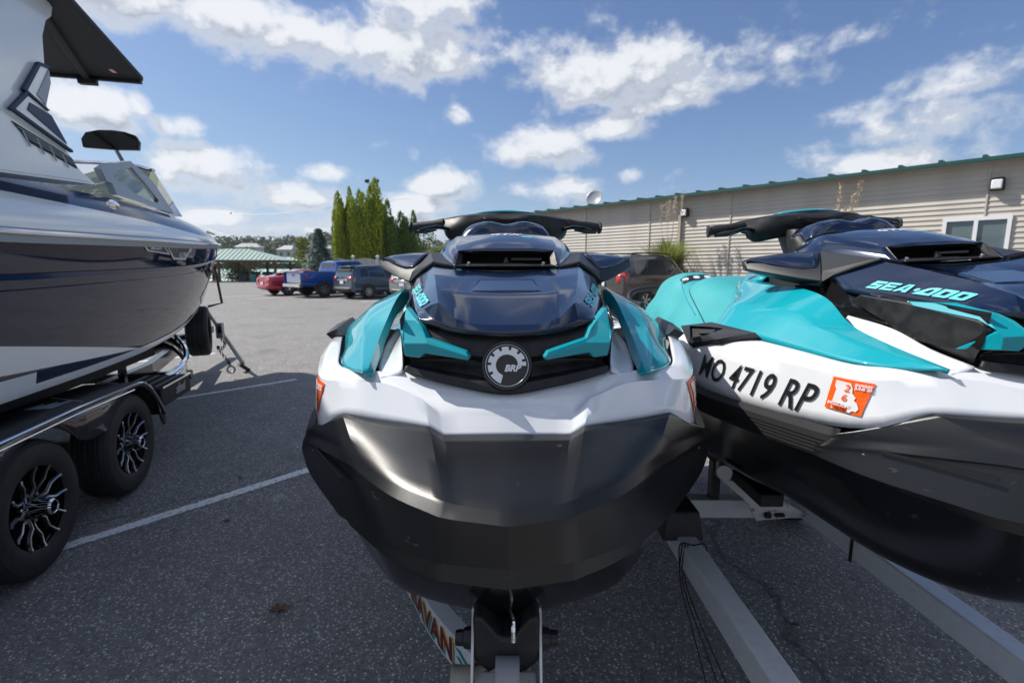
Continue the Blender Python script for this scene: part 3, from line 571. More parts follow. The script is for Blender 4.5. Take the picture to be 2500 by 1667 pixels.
    # ---- intake ledge and vent
    q = MB().grid(patch([[(0, 1.40, 1.586), (.12, 1.40, 1.590), (.15, 1.41, 1.596)], [(0, 1.455, 1.600), (.12, 1.45, 1.602), (.15, 1.425, 1.603)]], 4, 2, mirror=True)); B(q, 'ledge', 'plastic', solid=.006)
    Cw = [[(0, 1.475, 1.652), (.08, 1.475, 1.652), (.142, 1.483, 1.648), (.149, 1.45, 1.626), (.146, 1.416, 1.603)],
          [(0, 1.55, 1.682), (.08, 1.55, 1.680), (.152, 1.56, 1.670), (.176, 1.54, 1.648), (.184, 1.52, 1.620)],
          [(0, 1.66, 1.712), (.08, 1.66, 1.708), (.163, 1.665, 1.695), (.195, 1.64, 1.670), (.212, 1.62, 1.638)],
          [(0, 1.76, 1.722), (.08, 1.755, 1.718), (.166, 1.73, 1.706), (.205, 1.71, 1.676), (.228, 1.69, 1.64)],
          [(0, 1.85, 1.715), (.08, 1.85, 1.712), (.17, 1.83, 1.69), (.22, 1.81, 1.65), (.25, 1.80, 1.60)]]
    cowl = B(MB().grid(patch(Cw, 5, 4, sc=(2,), mirror=True)), 'cowl', 'navy', solid=.007, smooth=25)
    q = MB(); fo = [(-.141, 1.478, 1.650), (.141, 1.478, 1.650), (.146, 1.425, 1.606), (-.146, 1.425, 1.606)]; fi = [(-.128, 1.486, 1.642), (.128, 1.486, 1.642), (.130, 1.448, 1.611), (-.130, 1.448, 1.611)]
    bk = [(-.12, 1.60, 1.645), (.12, 1.60, 1.645), (.12, 1.60, 1.60), (-.12, 1.60, 1.60)]
    q.add(fo + fi, [(0, 1, 5, 4), (1, 2, 6, 5), (2, 3, 7, 6), (3, 0, 4, 7)]); vf = B(q, 'vent_frame', 'plastic', smooth=0, solid=.004)
    B(MB().add(fi + bk, [(0, 1, 5, 4), (1, 2, 6, 5), (2, 3, 7, 6), (3, 0, 4, 7), (4, 5, 6, 7)]), 'vent_cavity', 'cavity', vf, smooth=0)
    q = MB(); q.tube([(0, 1.47, 1.612), (0, 1.475, 1.630)], [.013, .004], 10); q.box((.06, 1.49, 1.626), (.09, .012, .006)); q.box((-.03, 1.47, 1.611), (.17, .02, .005)); B(q, 'fin', 'plastic_gloss', vf)
    both(lambda s: B(MB().lathe([(0, .006), (.004, .005), (.0055, .002), (.0055, -.004)], (.108 * s, 1.446, 1.612), (0, -.5, .85), 12), 'bolt', 'silver', vf))
    vs, fs = text_polys('GTX', .040, .0012, .35, 1.15); cb = bvh_of(cowl, K); nn = Vector((0, -.35, .94))
    B(MB().add(place2d(vs, (-.055, 1.63, 1.69), (1.1, 0, 0), (0, .95, .22), nn, .001, cb), fs), 'lettering', 'sticker_white', cowl, smooth=0, recalc=False)
    B(MB().add(place2d([(0, 0), (.034, 0), (.040, .012), (.006, .012)], (.048, 1.60, 1.69), (1, 0, 0), (0, 1, .3), nn, .001, cb), [(0, 1, 2, 3)]), 'badge_stripe', 'teal_ink', cowl, smooth=0, recalc=False)
    # ---- gauge pod
    Pd = [[(0, 1.785, 1.716), (.06, 1.785, 1.716), (.12, 1.79, 1.712), (.160, 1.80, 1.702), (.168, 1.83, 1.690)],
          [(0, 1.795, 1.745), (.055, 1.795, 1.750), (.10, 1.80, 1.748), (.142, 1.82, 1.735), (.166, 1.85, 1.712)],
          [(0, 1.835, 1.757), (.052, 1.83, 1.766), (.082, 1.838, 1.765), (.130, 1.85, 1.752), (.160, 1.88, 1.722)],
          [(0, 1.93, 1.752), (.052, 1.93, 1.760), (.082, 1.93, 1.757), (.130, 1.93, 1.745), (.160, 1.93, 1.715)]]
    B(MB().grid(patch(Pd, 5, 4, sr=(), mirror=True)), 'gauge_pod', 'navy', solid=.006, smooth=30)
    # ---- mirrors and their brackets
    def mir(s):
        rg = [[(.236, 1.66, 1.652), (.240, 1.622, 1.648), (.287, 1.540, 1.588), (.296, 1.525, 1.556), (.290, 1.62, 1.545)],
              [(.300, 1.70, 1.652), (.308, 1.66, 1.648), (.328, 1.585, 1.590), (.338, 1.572, 1.568), (.335, 1.66, 1.560)],
              [(.385, 1.745, 1.645), (.392, 1.71, 1.640), (.392, 1.66, 1.604), (.395, 1.655, 1.588), (.392, 1.72, 1.585)],
              [(.424, 1.770, 1.634), (.432, 1.738, 1.628), (.431, 1.722, 1.613), (.431, 1.715, 1.601), (.425, 1.75, 1.600)]]
        rg = [mx(r_, s) for r_ in rg]
        q = MB(); G = [[Vector(p) for p in r_] for r_ in rg]; q.grid(G, True); q.add(rg[0], [(0, 1, 2, 3, 4)]); q.add(rg[-1], [(0, 1, 2, 3, 4)])
        h = B(q, 'mirror_housing', 'plastic_grey', bevel=.004, smooth=30)
        # gloss navy cover let into the front face
        def fp(i, u, w):       # point on the front face between line 1 and line 2
            a = G[i][1].lerp(G[i][2], u); b_ = G[i + 1][1].lerp(G[i + 1][2], u); return a.lerp(b_, w)
        out = Vector((0, -.55, .6)) * .006
        U = [(0, .06, .12), (0, .06, .95), (1, .06, .6), (2, .06, .3), (2, .12, .85)]
        D = [(0, .82, .25), (0, .86, .95), (1, .76, .6), (2, .45, .3), (2, .2, .85)]
        Gc = [[fp(*u) + out * .6, fp(u[0], (u[1] + d[1]) / 2, (u[2] + d[2]) / 2) + out * 1.6, fp(*d) + out * .6] for u, d in zip(U, D)]
        B(MB().grid(patch(Gc, 4, 3)), 'mirror_cover', 'navy', h, solid=.006)
        # bracket panels
        q = MB(); A, Bc, Cc, Dd, E_ = mx([(.207, 1.424, 1.618), (.152, 1.425, 1.608), (.214, 1.64, 1.650), (.242, 1.620, 1.650), (.268, 1.50, 1.582)], s)
        F_ = mx([(.288, 1.538, 1.588), (.296, 1.53, 1.556)], s)
        q.add([A, Bc, Cc, Dd, E_, F_[0], F_[1]], [(1, 0, 3, 2), (0, 4, 5, 3), (4, 6, 5)]); B(q, 'mirror_bracket', 'plastic_grey', smooth=0, solid=.010)
        q = MB(); q.tube(mx([(.150, 1.414, 1.602), (.178, 1.412, 1.607), (.206, 1.416, 1.614), (.240, 1.462, 1.596), (.270, 1.508, 1.576)], s), .0055, 8); B(q, 'bracket_seal', 'cavity')
        q = MB().add(mx([(.296, 1.53, 1.556), (.30, 1.66, 1.545), (.285, 1.60, 1.46), (.275, 1.53, 1.50)], s), [(0, 1, 2, 3)]); B(q, 'mirror_stem', 'plastic_gloss', smooth=0, solid=.03)
    both(mir)
    # ---- teal side panels
    Tl = [[(.332, 1.090, 1.370), (.317, 1.066, 1.374), (.308, 1.072, 1.373), (.297, 1.084, 1.366)],
          [(.406, 1.198, 1.369), (.354, 1.20, 1.397), (.324, 1.22, 1.408), (.312, 1.215, 1.382)],
          [(.448, 1.36, 1.380), (.398, 1.38, 1.438), (.332, 1.345, 1.446), (.326, 1.335, 1.408)],
          [(.490, 1.50, 1.396), (.415, 1.50, 1.470), (.322, 1.46, 1.510), (.316, 1.45, 1.470)],
          [(.522, 1.63, 1.408), (.445, 1.66, 1.480), (.318, 1.60, 1.538), (.290, 1.60, 1.50)],
          [(.528, 1.75, 1.405), (.445, 1.80, 1.482), (.320, 1.80, 1.548), (.25, 1.80, 1.52)],
          [(.46, 1.90, 1.392), (.36, 2.01, 1.462), (.255, 2.13, 1.560), (.18, 2.16, 1.59)]]
    dkb = bvh_of(decko, K)
    def tl(s):
        p_ = B(MB().grid(patch([mx(r_, s) for r_ in Tl], 5, 5, sc=(1, 2))), 'side_panel', 'teal', solid=.008, smooth=24)
        q = MB()   # front closing fairing between panel and seat
        q.grid(patch([mx(r_, s) for r_ in ([(.255, 2.13, 1.56), (.18, 2.16, 1.59), (0, 2.12, 1.60)], [(.25, 1.96, 1.56), (.16, 1.98, 1.61), (0, 1.96, 1.63)])], 3, 3)); B(q, 'seat_fairing', 'teal', solid=.006)
        # mooring cleat
        o4 = mx([(.555, 1.905, 1.375), (.520, 1.74, 1.412), (.495, 1.49, 1.400), (.545, 1.60, 1.352), (.585, 1.76, 1.330)], s); i4 = mx([(.553, 1.82, 1.382), (.535, 1.73, 1.398), (.520, 1.62, 1.392), (.553, 1.66, 1.362), (.577, 1.75, 1.347)], s)
        n_ = Vector((s * .72, -.08, .69)); q = MB()
        def dr(p):
            h = dkb.ray_cast(Vector(p) + n_ * .1, -n_, .3); return h[0] if h[0] is not None else Vector(p)
        o4 = [dr(p) - n_ * .004 for p in o4]; i4 = [dr(p) for p in i4]
        o5 = [p + n_ * .030 for p in o4]; i5 = [p + n_ * .026 for p in i4]; ib = [p + n_ * .014 for p in i4]
        q.add(o5 + i5 + o4 + ib, [(k, (k + 1) % 5, 5 + (k + 1) % 5, 5 + k) for k in range(5)] + [(k, 10 + k, 10 + (k + 1) % 5, (k + 1) % 5) for k in range(5)])
        cl = B(q, 'cleat', 'plastic_grey', smooth=0); B(MB().add([p - n_ * .004 for p in o5[0:0]] + i5 + ib, [(k, (k + 1) % 5, 5 + (k + 1) % 5, 5 + k) for k in range(5)] + [(5, 6, 7, 8, 9)]), 'cleat_recess', 'cavity', cl, smooth=0)
        a, b_ = (Vector(i5[0]) + Vector(i5[4])) / 2, (Vector(i5[2])); a = Vector(i5[1]).lerp(Vector(i5[4]), .45) + n_ * -.004; b_ = Vector(i5[2]).lerp(Vector(i5[3]), .45) - n_ * .004
        B(MB().bar(a, b_.lerp(a, .1), .016, .010, n_), 'cleat_bar', 'plastic_grey', cl)
    both(tl)
    # ---- seat
    def srow(y, zt, w, zb, dip=0): return [(0, y, zt - dip), (w * .26, y, zt - .006), (w * .46, y, zt - .042), (w * .66, y, zt - .125), (w * .88, y, zt - (zt - zb) * .66), (w, y, zb)]
    A_ = [srow(2.10, 1.585, .26, 1.34), srow(2.20, 1.545, .31, 1.29), srow(2.36, 1.505, .345, 1.25), srow(2.55, 1.515, .36, 1.23), srow(2.70, 1.545, .365, 1.22), srow(2.82, 1.572, .36, 1.22), srow(2.92, 1.560, .345, 1.22), srow(2.97, 1.50, .33, 1.23)]
    B(MB().grid(patch(A_, 4, 5, mirror=True)), 'front_seat', 'teal_vinyl', solid=.01, smooth=60)
    A_ = [srow(2.93, 1.50, .33, 1.24), srow(3.0, 1.515, .32, 1.24), srow(3.14, 1.545, .30, 1.25), srow(3.30, 1.600, .275, 1.26), srow(3.55, 1.580, .25, 1.27), srow(3.68, 1.54, .225, 1.28), srow(3.76, 1.45, .20, 1.29), srow(3.78, 1.33, .19, 1.30)]
    rs = B(MB().grid(patch(A_, 4, 5, mirror=True)), 'rear_seat', 'teal_vinyl', solid=.01, smooth=60)
    rsb = bvh_of(rs, K); P_ = [rsb.ray_cast(Vector((-.115 + .19 * i / 8, 3.16 + .07 * j, 2)), Vector((0, 0, -1)))[0] + Vector((0, -.001, .003)) for j in range(2) for i in range(9)]
    B(MB().add(P_, [(i, i + 1, 10 + i, 9 + i) for i in range(8)]), 'caution_label', 'letter_black', rs, recalc=False)
    for x_ in (-.09, -.02, .05):
        h_ = rsb.ray_cast(Vector((x_, 3.195, 2)), Vector((0, 0, -1))); B(MB().lathe([(0, .0055), (.020, .005), (.021, 0)], h_[0], h_[1] if h_[1].z > 0 else -h_[1], 14), 'pictogram', 'sticker_white', rs)
    both(lambda s: B(MB().tube(cr(mx([(.330, 2.42, 1.40), (.300, 2.62, 1.47), (.235, 2.86, 1.545), (.18, 2.93, 1.56)], s), 5), .003, 6), 'seam', 'teal', rs))
    q = MB().tube(cr([(-.22, 3.72, 1.38), (-.25, 3.95, 1.40), (-.20, 4.06, 1.47), (0, 4.08, 1.49), (.20, 4.06, 1.47), (.25, 3.95, 1.40), (.22, 3.72, 1.38)], 6), .020, 10); B(q, 'grab_handle', 'plastic_grey')
    # ---- steering column and handlebar
    q = MB().grid(patch([[(0, 1.88, 1.66), (.10, 1.90, 1.66), (.12, 1.98, 1.66), (.10, 2.08, 1.66), (0, 2.10, 1.66)], [(0, 1.97, 1.75), (.10, 1.98, 1.75), (.13, 2.04, 1.75), (.11, 2.12, 1.75), (0, 2.14, 1.75)]], 3, 3, mirror=False) ); q.grid(flip(patch([[(0, 1.88, 1.66), (.10, 1.90, 1.66), (.12, 1.98, 1.66), (.10, 2.08, 1.66), (0, 2.10, 1.66)], [(0, 1.97, 1.75), (.10, 1.98, 1.75), (.13, 2.04, 1.75), (.11, 2.12, 1.75), (0, 2.14, 1.75)]], 3, 3))); B(q, 'steering_column', 'plastic')
    Hb = [[(0, 2.02, 1.738), (.07, 2.02, 1.736), (.16, 2.04, 1.720), (.222, 2.07, 1.712), (.248, 2.09, 1.732)],
          [(0, 2.005, 1.785), (.07, 2.00, 1.787), (.17, 2.03, 1.764), (.238, 2.06, 1.754), (.260, 2.09, 1.772)],
          [(0, 2.02, 1.800), (.08, 2.01, 1.806), (.155, 2.03, 1.806), (.215, 2.075, 1.800), (.262, 2.105, 1.798)],
          [(0, 2.06, 1.826), (.08, 2.065, 1.823), (.14, 2.08, 1.818), (.20, 2.10, 1.812), (.262, 2.12, 1.802)],
          [(0, 2.22, 1.818), (.08, 2.22, 1.814), (.14, 2.21, 1.808), (.20, 2.19, 1.800), (.255, 2.17, 1.79)],
          [(0, 2.20, 1.76), (.08, 2.20, 1.76), (.14, 2.19, 1.75), (.20, 2.17, 1.75), (.24, 2.15, 1.755)]]
    hbar = B(MB().grid(patch(Hb, 4, 4, sr=(2, 3), mirror=True)), 'handlebar', 'plastic', solid=.006, smooth=28)
    B(MB().grid(patch([[(0, 2.052, 1.828), (.08, 2.058, 1.825), (.115, 2.07, 1.822)], [(0, 2.10, 1.836), (.085, 2.11, 1.832), (.125, 2.11, 1.824)], [(0, 2.22, 1.822), (.07, 2.22, 1.820), (.10, 2.21, 1.816)]], 4, 3, mirror=True)), 'handlebar_pad', 'teal', hbar, solid=.006)
    B(MB().grid(patch([[(-.085, 1.998, 1.789), (0, 2.0, 1.787), (.085, 1.998, 1.789)], [(-.09, 2.012, 1.805), (0, 2.02, 1.805), (.09, 2.012, 1.805)]], 4, 3)), 'handlebar_pocket', 'cavity', hbar, solid=.004)
    def grip(s):
        both_ = mx([(.255, 2.105, 1.782), (.30, 2.11, 1.776), (.36, 2.115, 1.770), (.388, 2.117, 1.766), (.392, 2.117, 1.766), (.397, 2.118, 1.766)], s)
        g_ = B(MB().tube(both_, [.022, .0185, .0195, .0185, .026, .024], 14), 'grip', 'rubber', hbar)
        B(MB().tube(mx([(.285, 2.085, 1.757), (.33, 2.09, 1.752), (.375, 2.10, 1.748)], s), [.006, .012, .008], 8), 'palm_rest', 'rubber', g_)
        B(MB().tube(cr(mx([(.235, 2.06, 1.757), (.275, 2.03, 1.762), (.315, 2.025, 1.756), (.345, 2.032, 1.750)], s), 4), [.008] * 10 + [.006] * 3, 8), 'lever', 'plastic_gloss', hbar)
    both(grip)
    # ---- registration number and validation sticker on both topsides
    db = bvh_of(decko, K)
    def reg(s):
        nn = Vector((s, -.27, .05)).normalized()
        BL_, BR_, TL_, TR_ = [Vector(p) for p in mx([(.588, 1.715, 1.256), (.478, 1.268, 1.232), (.580, 1.685, 1.330), (.468, 1.232, 1.312)], s)]
        if s > 0: BL_, BR_, TL_, TR_ = BR_, BL_, TR_, TL_
        vs, fs = text_polys('MO 4719 RP', 1, .008, 0, 1.05); wmax = max(v[0] for v in vs); hmax = max(v[1] for v in vs); V_ = []
        for v in vs: a_, h_ = v[0] / wmax, v[1] / hmax; V_.append(place2d([(0, 0)], BL_.lerp(BR_, a_).lerp(TL_.lerp(TR_, a_), h_), (1, 0, 0), (0, 1, 0), nn, .0035, db)[0])
        B(MB().add(V_, fs), 'registration_number', 'letter_black', decko, smooth=0, recalc=False)
        c = mx([(.465, 1.222, 1.262), (.445, 1.139, 1.258), (.441, 1.124, 1.336), (.462, 1.206, 1.340)], s)
        if s > 0: c = [c[1], c[0], c[3], c[2]]
        o_ = Vector(c[0]); x_ = Vector(c[1]) - o_; y_ = Vector(c[3]) - o_
        st = B(MB().add(place2d([(i / 6, j / 6) for j in range(7) for i in range(7)], o_, x_, y_, nn, .0030, db), [(j * 7 + i, j * 7 + i + 1, (j + 1) * 7 + i + 1, (j + 1) * 7 + i) for j in range(6) for i in range(6)]), 'validation_sticker', 'orange', decko, smooth=0, recalc=False)
        state = [(.12, .92), (.50, .90), (.58, .78), (.62, .62), (.74, .50), (.72, .42), (.82, .34), (.90, .20), (.86, .10), (.76, .10), (.72, .03), (.62, .04), (.66, .17), (.18, .26), (.19, .66), (.13, .74)]
        B(MB().add(place2d(state, o_, x_, y_, nn, .0050, db), [tuple(range(len(state)))]), 'state_outline', 'sticker_white', st, smooth=0, recalc=False)
        for txt, ox, oy, sz, mt in (('2', .40, .64, .30, 'orange'), ('6', .40, .35, .30, 'orange'), ('EXPIRES', .62, .85, .105, 'sticker_white'), ('JUNE 30', .64, .76, .105, 'sticker_white'), ('MISSOURI', .07, .16, .145, 'sticker_white'), ('L', .20, .05, .12, 'sticker_white'), ('041950', .30, .05, .11, 'letter_black')):
            vs, fs = text_polys(txt, sz, .004)
            B(MB().add(place2d([(ox + v[0], oy + v[1]) for v in vs], o_, x_, y_, nn, .0064, db), fs), 'lettering', mt, st, smooth=0, recalc=False)
    both(reg)
    return root
def put_ski(root, T, yaw, pit, rol):
    R = Matrix.Rotation(yaw, 3, 'Z') @ Matrix.Rotation(pit, 3, 'X') @ Matrix.Rotation(rol, 3, 'Y'); c = Vector((0, 1.2, 1.3))
    root.location = R @ (K - c) + c + Vector(T); root.rotation_euler = R.to_euler()
ski = make_ski(); put_ski(ski, (-.0128, 0, 0), .0149, 0, -.0015)
ski['label'] = 'teal, navy and white jet ski facing the camera head-on with a round gear emblem'; ski['group'] = 'jet skis on the trailer'
ski2 = copy_tree(ski); put_ski(ski2, (1.2411, -.0368, .0264), .0186, -.026, -.0467)
ski2['label'] = 'teal, navy and white jet ski seen side-on, cut off by the right edge'; ski2['group'] = 'jet skis on the trailer'

# ================================================================ wake boat and its trailer
BO = Vector((-3.826, 2.602, 0)); BRZ = .2528
boat = thing('wake_boat', 'large navy and white wake boat with white tower and black canopy on its trailer', 'boat', BO, BRZ)
def BB(mb, name, mt, parent=boat, **k): return mb.build(name, mt, parent, **k)
# stations: s, rub rail (half beam, z), chine (half beam, z), keel z
ST = [(-2.3, 1.24, 1.78, 1.13, .93, .62), (-1.2, 1.25, 1.79, 1.14, .92, .60), (-.4, 1.25, 1.80, 1.14, .91, .58), (.5, 1.24, 1.825, 1.12, .90, .58), (1.4, 1.225, 1.85, 1.06, .90, .60), (2.3, 1.18, 1.87, .97, .935, .66), (3.1, 1.10, 1.89, .87, 1.04, .76), (3.8, .985, 1.905, .76, 1.20, .90), (4.4, .84, 1.92, .62, 1.40, 1.08), (4.9, .67, 1.93, .46, 1.58, 1.30), (5.3, .45, 1.94, .28, 1.72, 1.52), (5.55, .22, 1.945, .12, 1.82, 1.70), (5.62, .05, 1.945, .03, 1.86, 1.80)]
ST = [tuple(v) for v in cr(ST, 6)]
def hp(st, t_):      # hull side between chine (0) and rub rail (1)
    s_, bw, bz, cw, cz, kz = st; fl = cw + (bw - cw) * (t_ ** .75); return (fl, s_, cz + (bz - cz) * t_)
def strip(t0, t1, n, out=0):
    rows = []
    for st in ST: rows.append([(p[0] + out, p[1], p[2]) for p in (hp(st, t0 + (t1 - t0) * i / n) for i in range(n + 1))])
    return rows
def half(rows, q=None, nu=2, nv=1):
    q = q or MB(); G = patch(rows, nu, nv); q.grid(G); q.grid(flip(G)); return q
hull = BB(half(strip(.30, .92, 6)), 'hull', 'boat_navy', smooth=35)
q = MB(); half([[(0, st[0], st[5]), (st[3] * .5, st[0], st[5] + (st[4] - st[5]) * .55), (st[3], st[0], st[4])] for st in ST], q); BB(q, 'hull_bottom', 'boat_navy', smooth=35)
st = ST[0]; e = [hp(st, t_ / 5) for t_ in range(6)]; BB(MB().add([(p[0], p[1], p[2]) for p in e] + [(-p[0], p[1], p[2]) for p in reversed(e)] + [(0, st[0], st[5])], [tuple(range(13))]), 'transom', 'boat_navy', smooth=0)
# lower band: white wedge over a navy sweep, white chine strip
def wedge(fa, fb, name, mt, s0, s1, out=.004, out2=None):
    out2 = out if out2 is None else out2
    rows = []
    n = 24
    for i in range(n + 1):
        s_ = s0 + (s1 - s0) * i / n; k = max(j for j in range(len(ST) - 1) if ST[j][0] <= s_ + 1e-6); f_ = (s_ - ST[k][0]) / (ST[k + 1][0] - ST[k][0])
        stt = tuple(a + (b_ - a) * f_ for a, b_ in zip(ST[k], ST[k + 1])); a, b_ = fa(s_), fb(s_)
        rows.append([(p[0] + out + (out2 - out) * j / 3, p[1], p[2]) for j, p in enumerate(hp(stt, a + (b_ - a) * j / 3) for j in range(4))])
    for g_ in (patch(rows, 1, 1), flip(patch(rows, 1, 1))): BB(MB().grid(g_), name, mt, smooth=35)
low = BB(half(strip(0, .30, 3)), 'hull_band', 'boat_navy', smooth=35)
wedge(lambda s_: .165 - (s_ + .5) * .068, lambda s_: .34 - max(-.3, (s_ + .5) * .172), 'white_wedge', 'boat_white', -2.3, 1.15, .003)
wedge(lambda s_: -.0, lambda s_: .055, 'chine_strip', 'boat_white', -2.3, 5.5, .005)
wedge(lambda s_: .0, lambda s_: .17 - (s_ + 2.3) * .02, 'stern_wedge', 'boat_white', -2.3, -.2, .004)
# proud strips, tilted down to put dark reflection bands into the side
wedge(lambda s_: .700, lambda s_: .735, 'side_reflection_strip', 'boat_blue', -2.3, 4.6, .002, .014)
wedge(lambda s_: .640, lambda s_: .646, 'side_reflection_strip', 'boat_blue', -2.3, 3.6, .001, .006)
# rub rail
rows = [hp(st, .955) for st in ST]
def tubeb(pts, r_, name, mt, parent=boat):
    q = MB(); P_ = cr(pts, 4); q.tube(P_, r_, 8); q.tube([(-p.x, p.y, p.z) for p in P_], r_, 8); return BB(q, name, mt, parent)
BB(half(strip(.915, 1.0, 2, .012)), 'rub_rail', 'boat_grey', smooth=35); tubeb([(p[0] + .016, p[1], p[2] + .02) for p in rows], .016, 'rail_insert', 'chrome')
# topsides: white sweep, then navy deck band
def tops(st, t_):      # inward lean above the rub rail
    s_, bw, bz = st[:3]; hgt = .30 if s_ < 1.5 else .30 - (s_ - 1.5) * .030
    if s_ > 4: hgt = .225 - (s_ - 4) * .075
    return (max(.02, bw - .02 - .20 * t_ * t_ * min(1, bw / .8) - .04 * t_), s_, bz + hgt * t_)
def topstrip(fa, fb, name, mt, n=4, out=0, par=boat):
    rows = []
    for st in ST: a, b_ = fa(st[0]), fb(st[0]); rows.append([(p[0] + out, p[1], p[2]) for p in (tops(st, a + (b_ - a) * i / n) for i in range(n + 1))])
    return BB(half(rows, nu=2, nv=1), name, mt, par, smooth=35)
wz = lambda s_: max(.10, min(.66, .66 - (s_ + .2) * .125))
topstrip(lambda s_: 0, wz, 'topside', 'boat_white'); topstrip(wz, lambda s_: 1, 'deck_band', 'boat_blue')
q = MB(); P_ = [tops(st, 1) for st in ST]; G = [[(p[0], p[1], p[2]), (p[0] * .5, p[1], p[2] + .02), (0, p[1], p[2] + .025), (-p[0] * .5, p[1], p[2] + .02), (-p[0], p[1], p[2])] for p in P_ if p[1] > 2.7]; q.grid(G); BB(q, 'foredeck', 'boat_blue')
q = MB(); G = [[(p[0] - .01, p[1], p[2] - .002), (p[0] - .22, p[1], p[2]), (p[0] - .25, p[1], p[2] - .5), (0, p[1], p[2] - .55), (-p[0] + .25, p[1], p[2] - .5), (-p[0] + .22, p[1], p[2]), (-p[0] + .01, p[1], p[2] - .002)] for p in P_ if p[1] < 3.2]; q.grid(G); BB(q, 'cockpit_liner', 'boat_white', smooth=20)
# bow nav light, oval deck vent
q = MB().lathe([(0, .014), (.05, .012), (.085, .006), (.09, 0)], (0, 0, 0), (0, 0, 1), 24); q.v = [(1.118 + p[2] * .9, .95 + p[0] * 1.0, 2.06 + p[1] * .42 + p[2] * .3) for p in q.v]; BB(q, 'deck_vent', 'chrome')
BB(MB().prism([(.83, 4.30, 2.055), (.70, 4.72, 2.07), (.60, 4.75, 2.10), (.72, 4.32, 2.10)], (.6, .2, .75), .01), 'nav_light', 'plastic_gloss')
# model badge on the side
def hullpt(s_, z_, lift):
    k = max(j for j in range(len(ST) - 1) if ST[j][0] <= s_); f_ = (s_ - ST[k][0]) / (ST[k + 1][0] - ST[k][0]); stt = tuple(a + (b_ - a) * f_ for a, b_ in zip(ST[k], ST[k + 1]))
    t_ = (z_ - stt[4]) / (stt[2] - stt[4]); p = hp(stt, t_); return (p[0] + lift, p[1] + lift * .2, p[2])
B0, B1 = 1.02, 2.32
def badge(poly, mt, name, lift, par=hull): return BB(MB().add([hullpt(B0 + (B1 - B0) * a, 1.668 + .150 * h, lift) for a, h in poly], [tuple(range(len(poly)))]), name, mt, par, smooth=0, recalc=False)
def frame(poly, w, lift):
    c = (sum(p[0] for p in poly) / len(poly), sum(p[1] for p in poly) / len(poly)); N = len(poly)
    inn = [(p[0] + (c[0] - p[0]) * w, p[1] + (c[1] - p[1]) * w * 1.7) for p in poly]; V = [hullpt(B0 + (B1 - B0) * a, 1.668 + .150 * h, lift) for a, h in poly + inn]
    BB(MB().add(V, [(i, (i + 1) % N, N + (i + 1) % N, N + i) for i in range(N)]), 'badge_frame', 'boat_white', hull, smooth=0, recalc=False)
pa = [(0, 1), (.36, 1), (.50, .30), (.12, .42)]; pb = [(.43, .78), (.47, 1.02), (1, 1), (.86, .05), (.58, .02)]
badge(pa, 'letter_black', 'badge_plate', .004); badge(pb, 'letter_black', 'badge_plate', .0045); frame(pa, .13, .006); frame(pb, .13, .0065)
for i in range(4): badge([(.50 + i * .055, .9), (.515 + i * .055, .9), (.475 + i * .05, .45), (.46 + i * .05, .45)], 'boat_grey', 'badge_stripe', .0068)
for txt, a0, h0, sx_, sy_ in (('SB.32X', .16, .55, .06, .36), ('ULTRE', .69, .22, .062, .40)):
    vs, fs = text_polys(txt, 1, .03); BB(MB().add([hullpt(B0 + (B1 - B0) * (a0 + v[0] * sx_), 1.668 + .150 * (h0 + v[1] * sy_), .0072) for v in vs], fs), 'lettering', 'boat_white', hull, smooth=0, recalc=False)
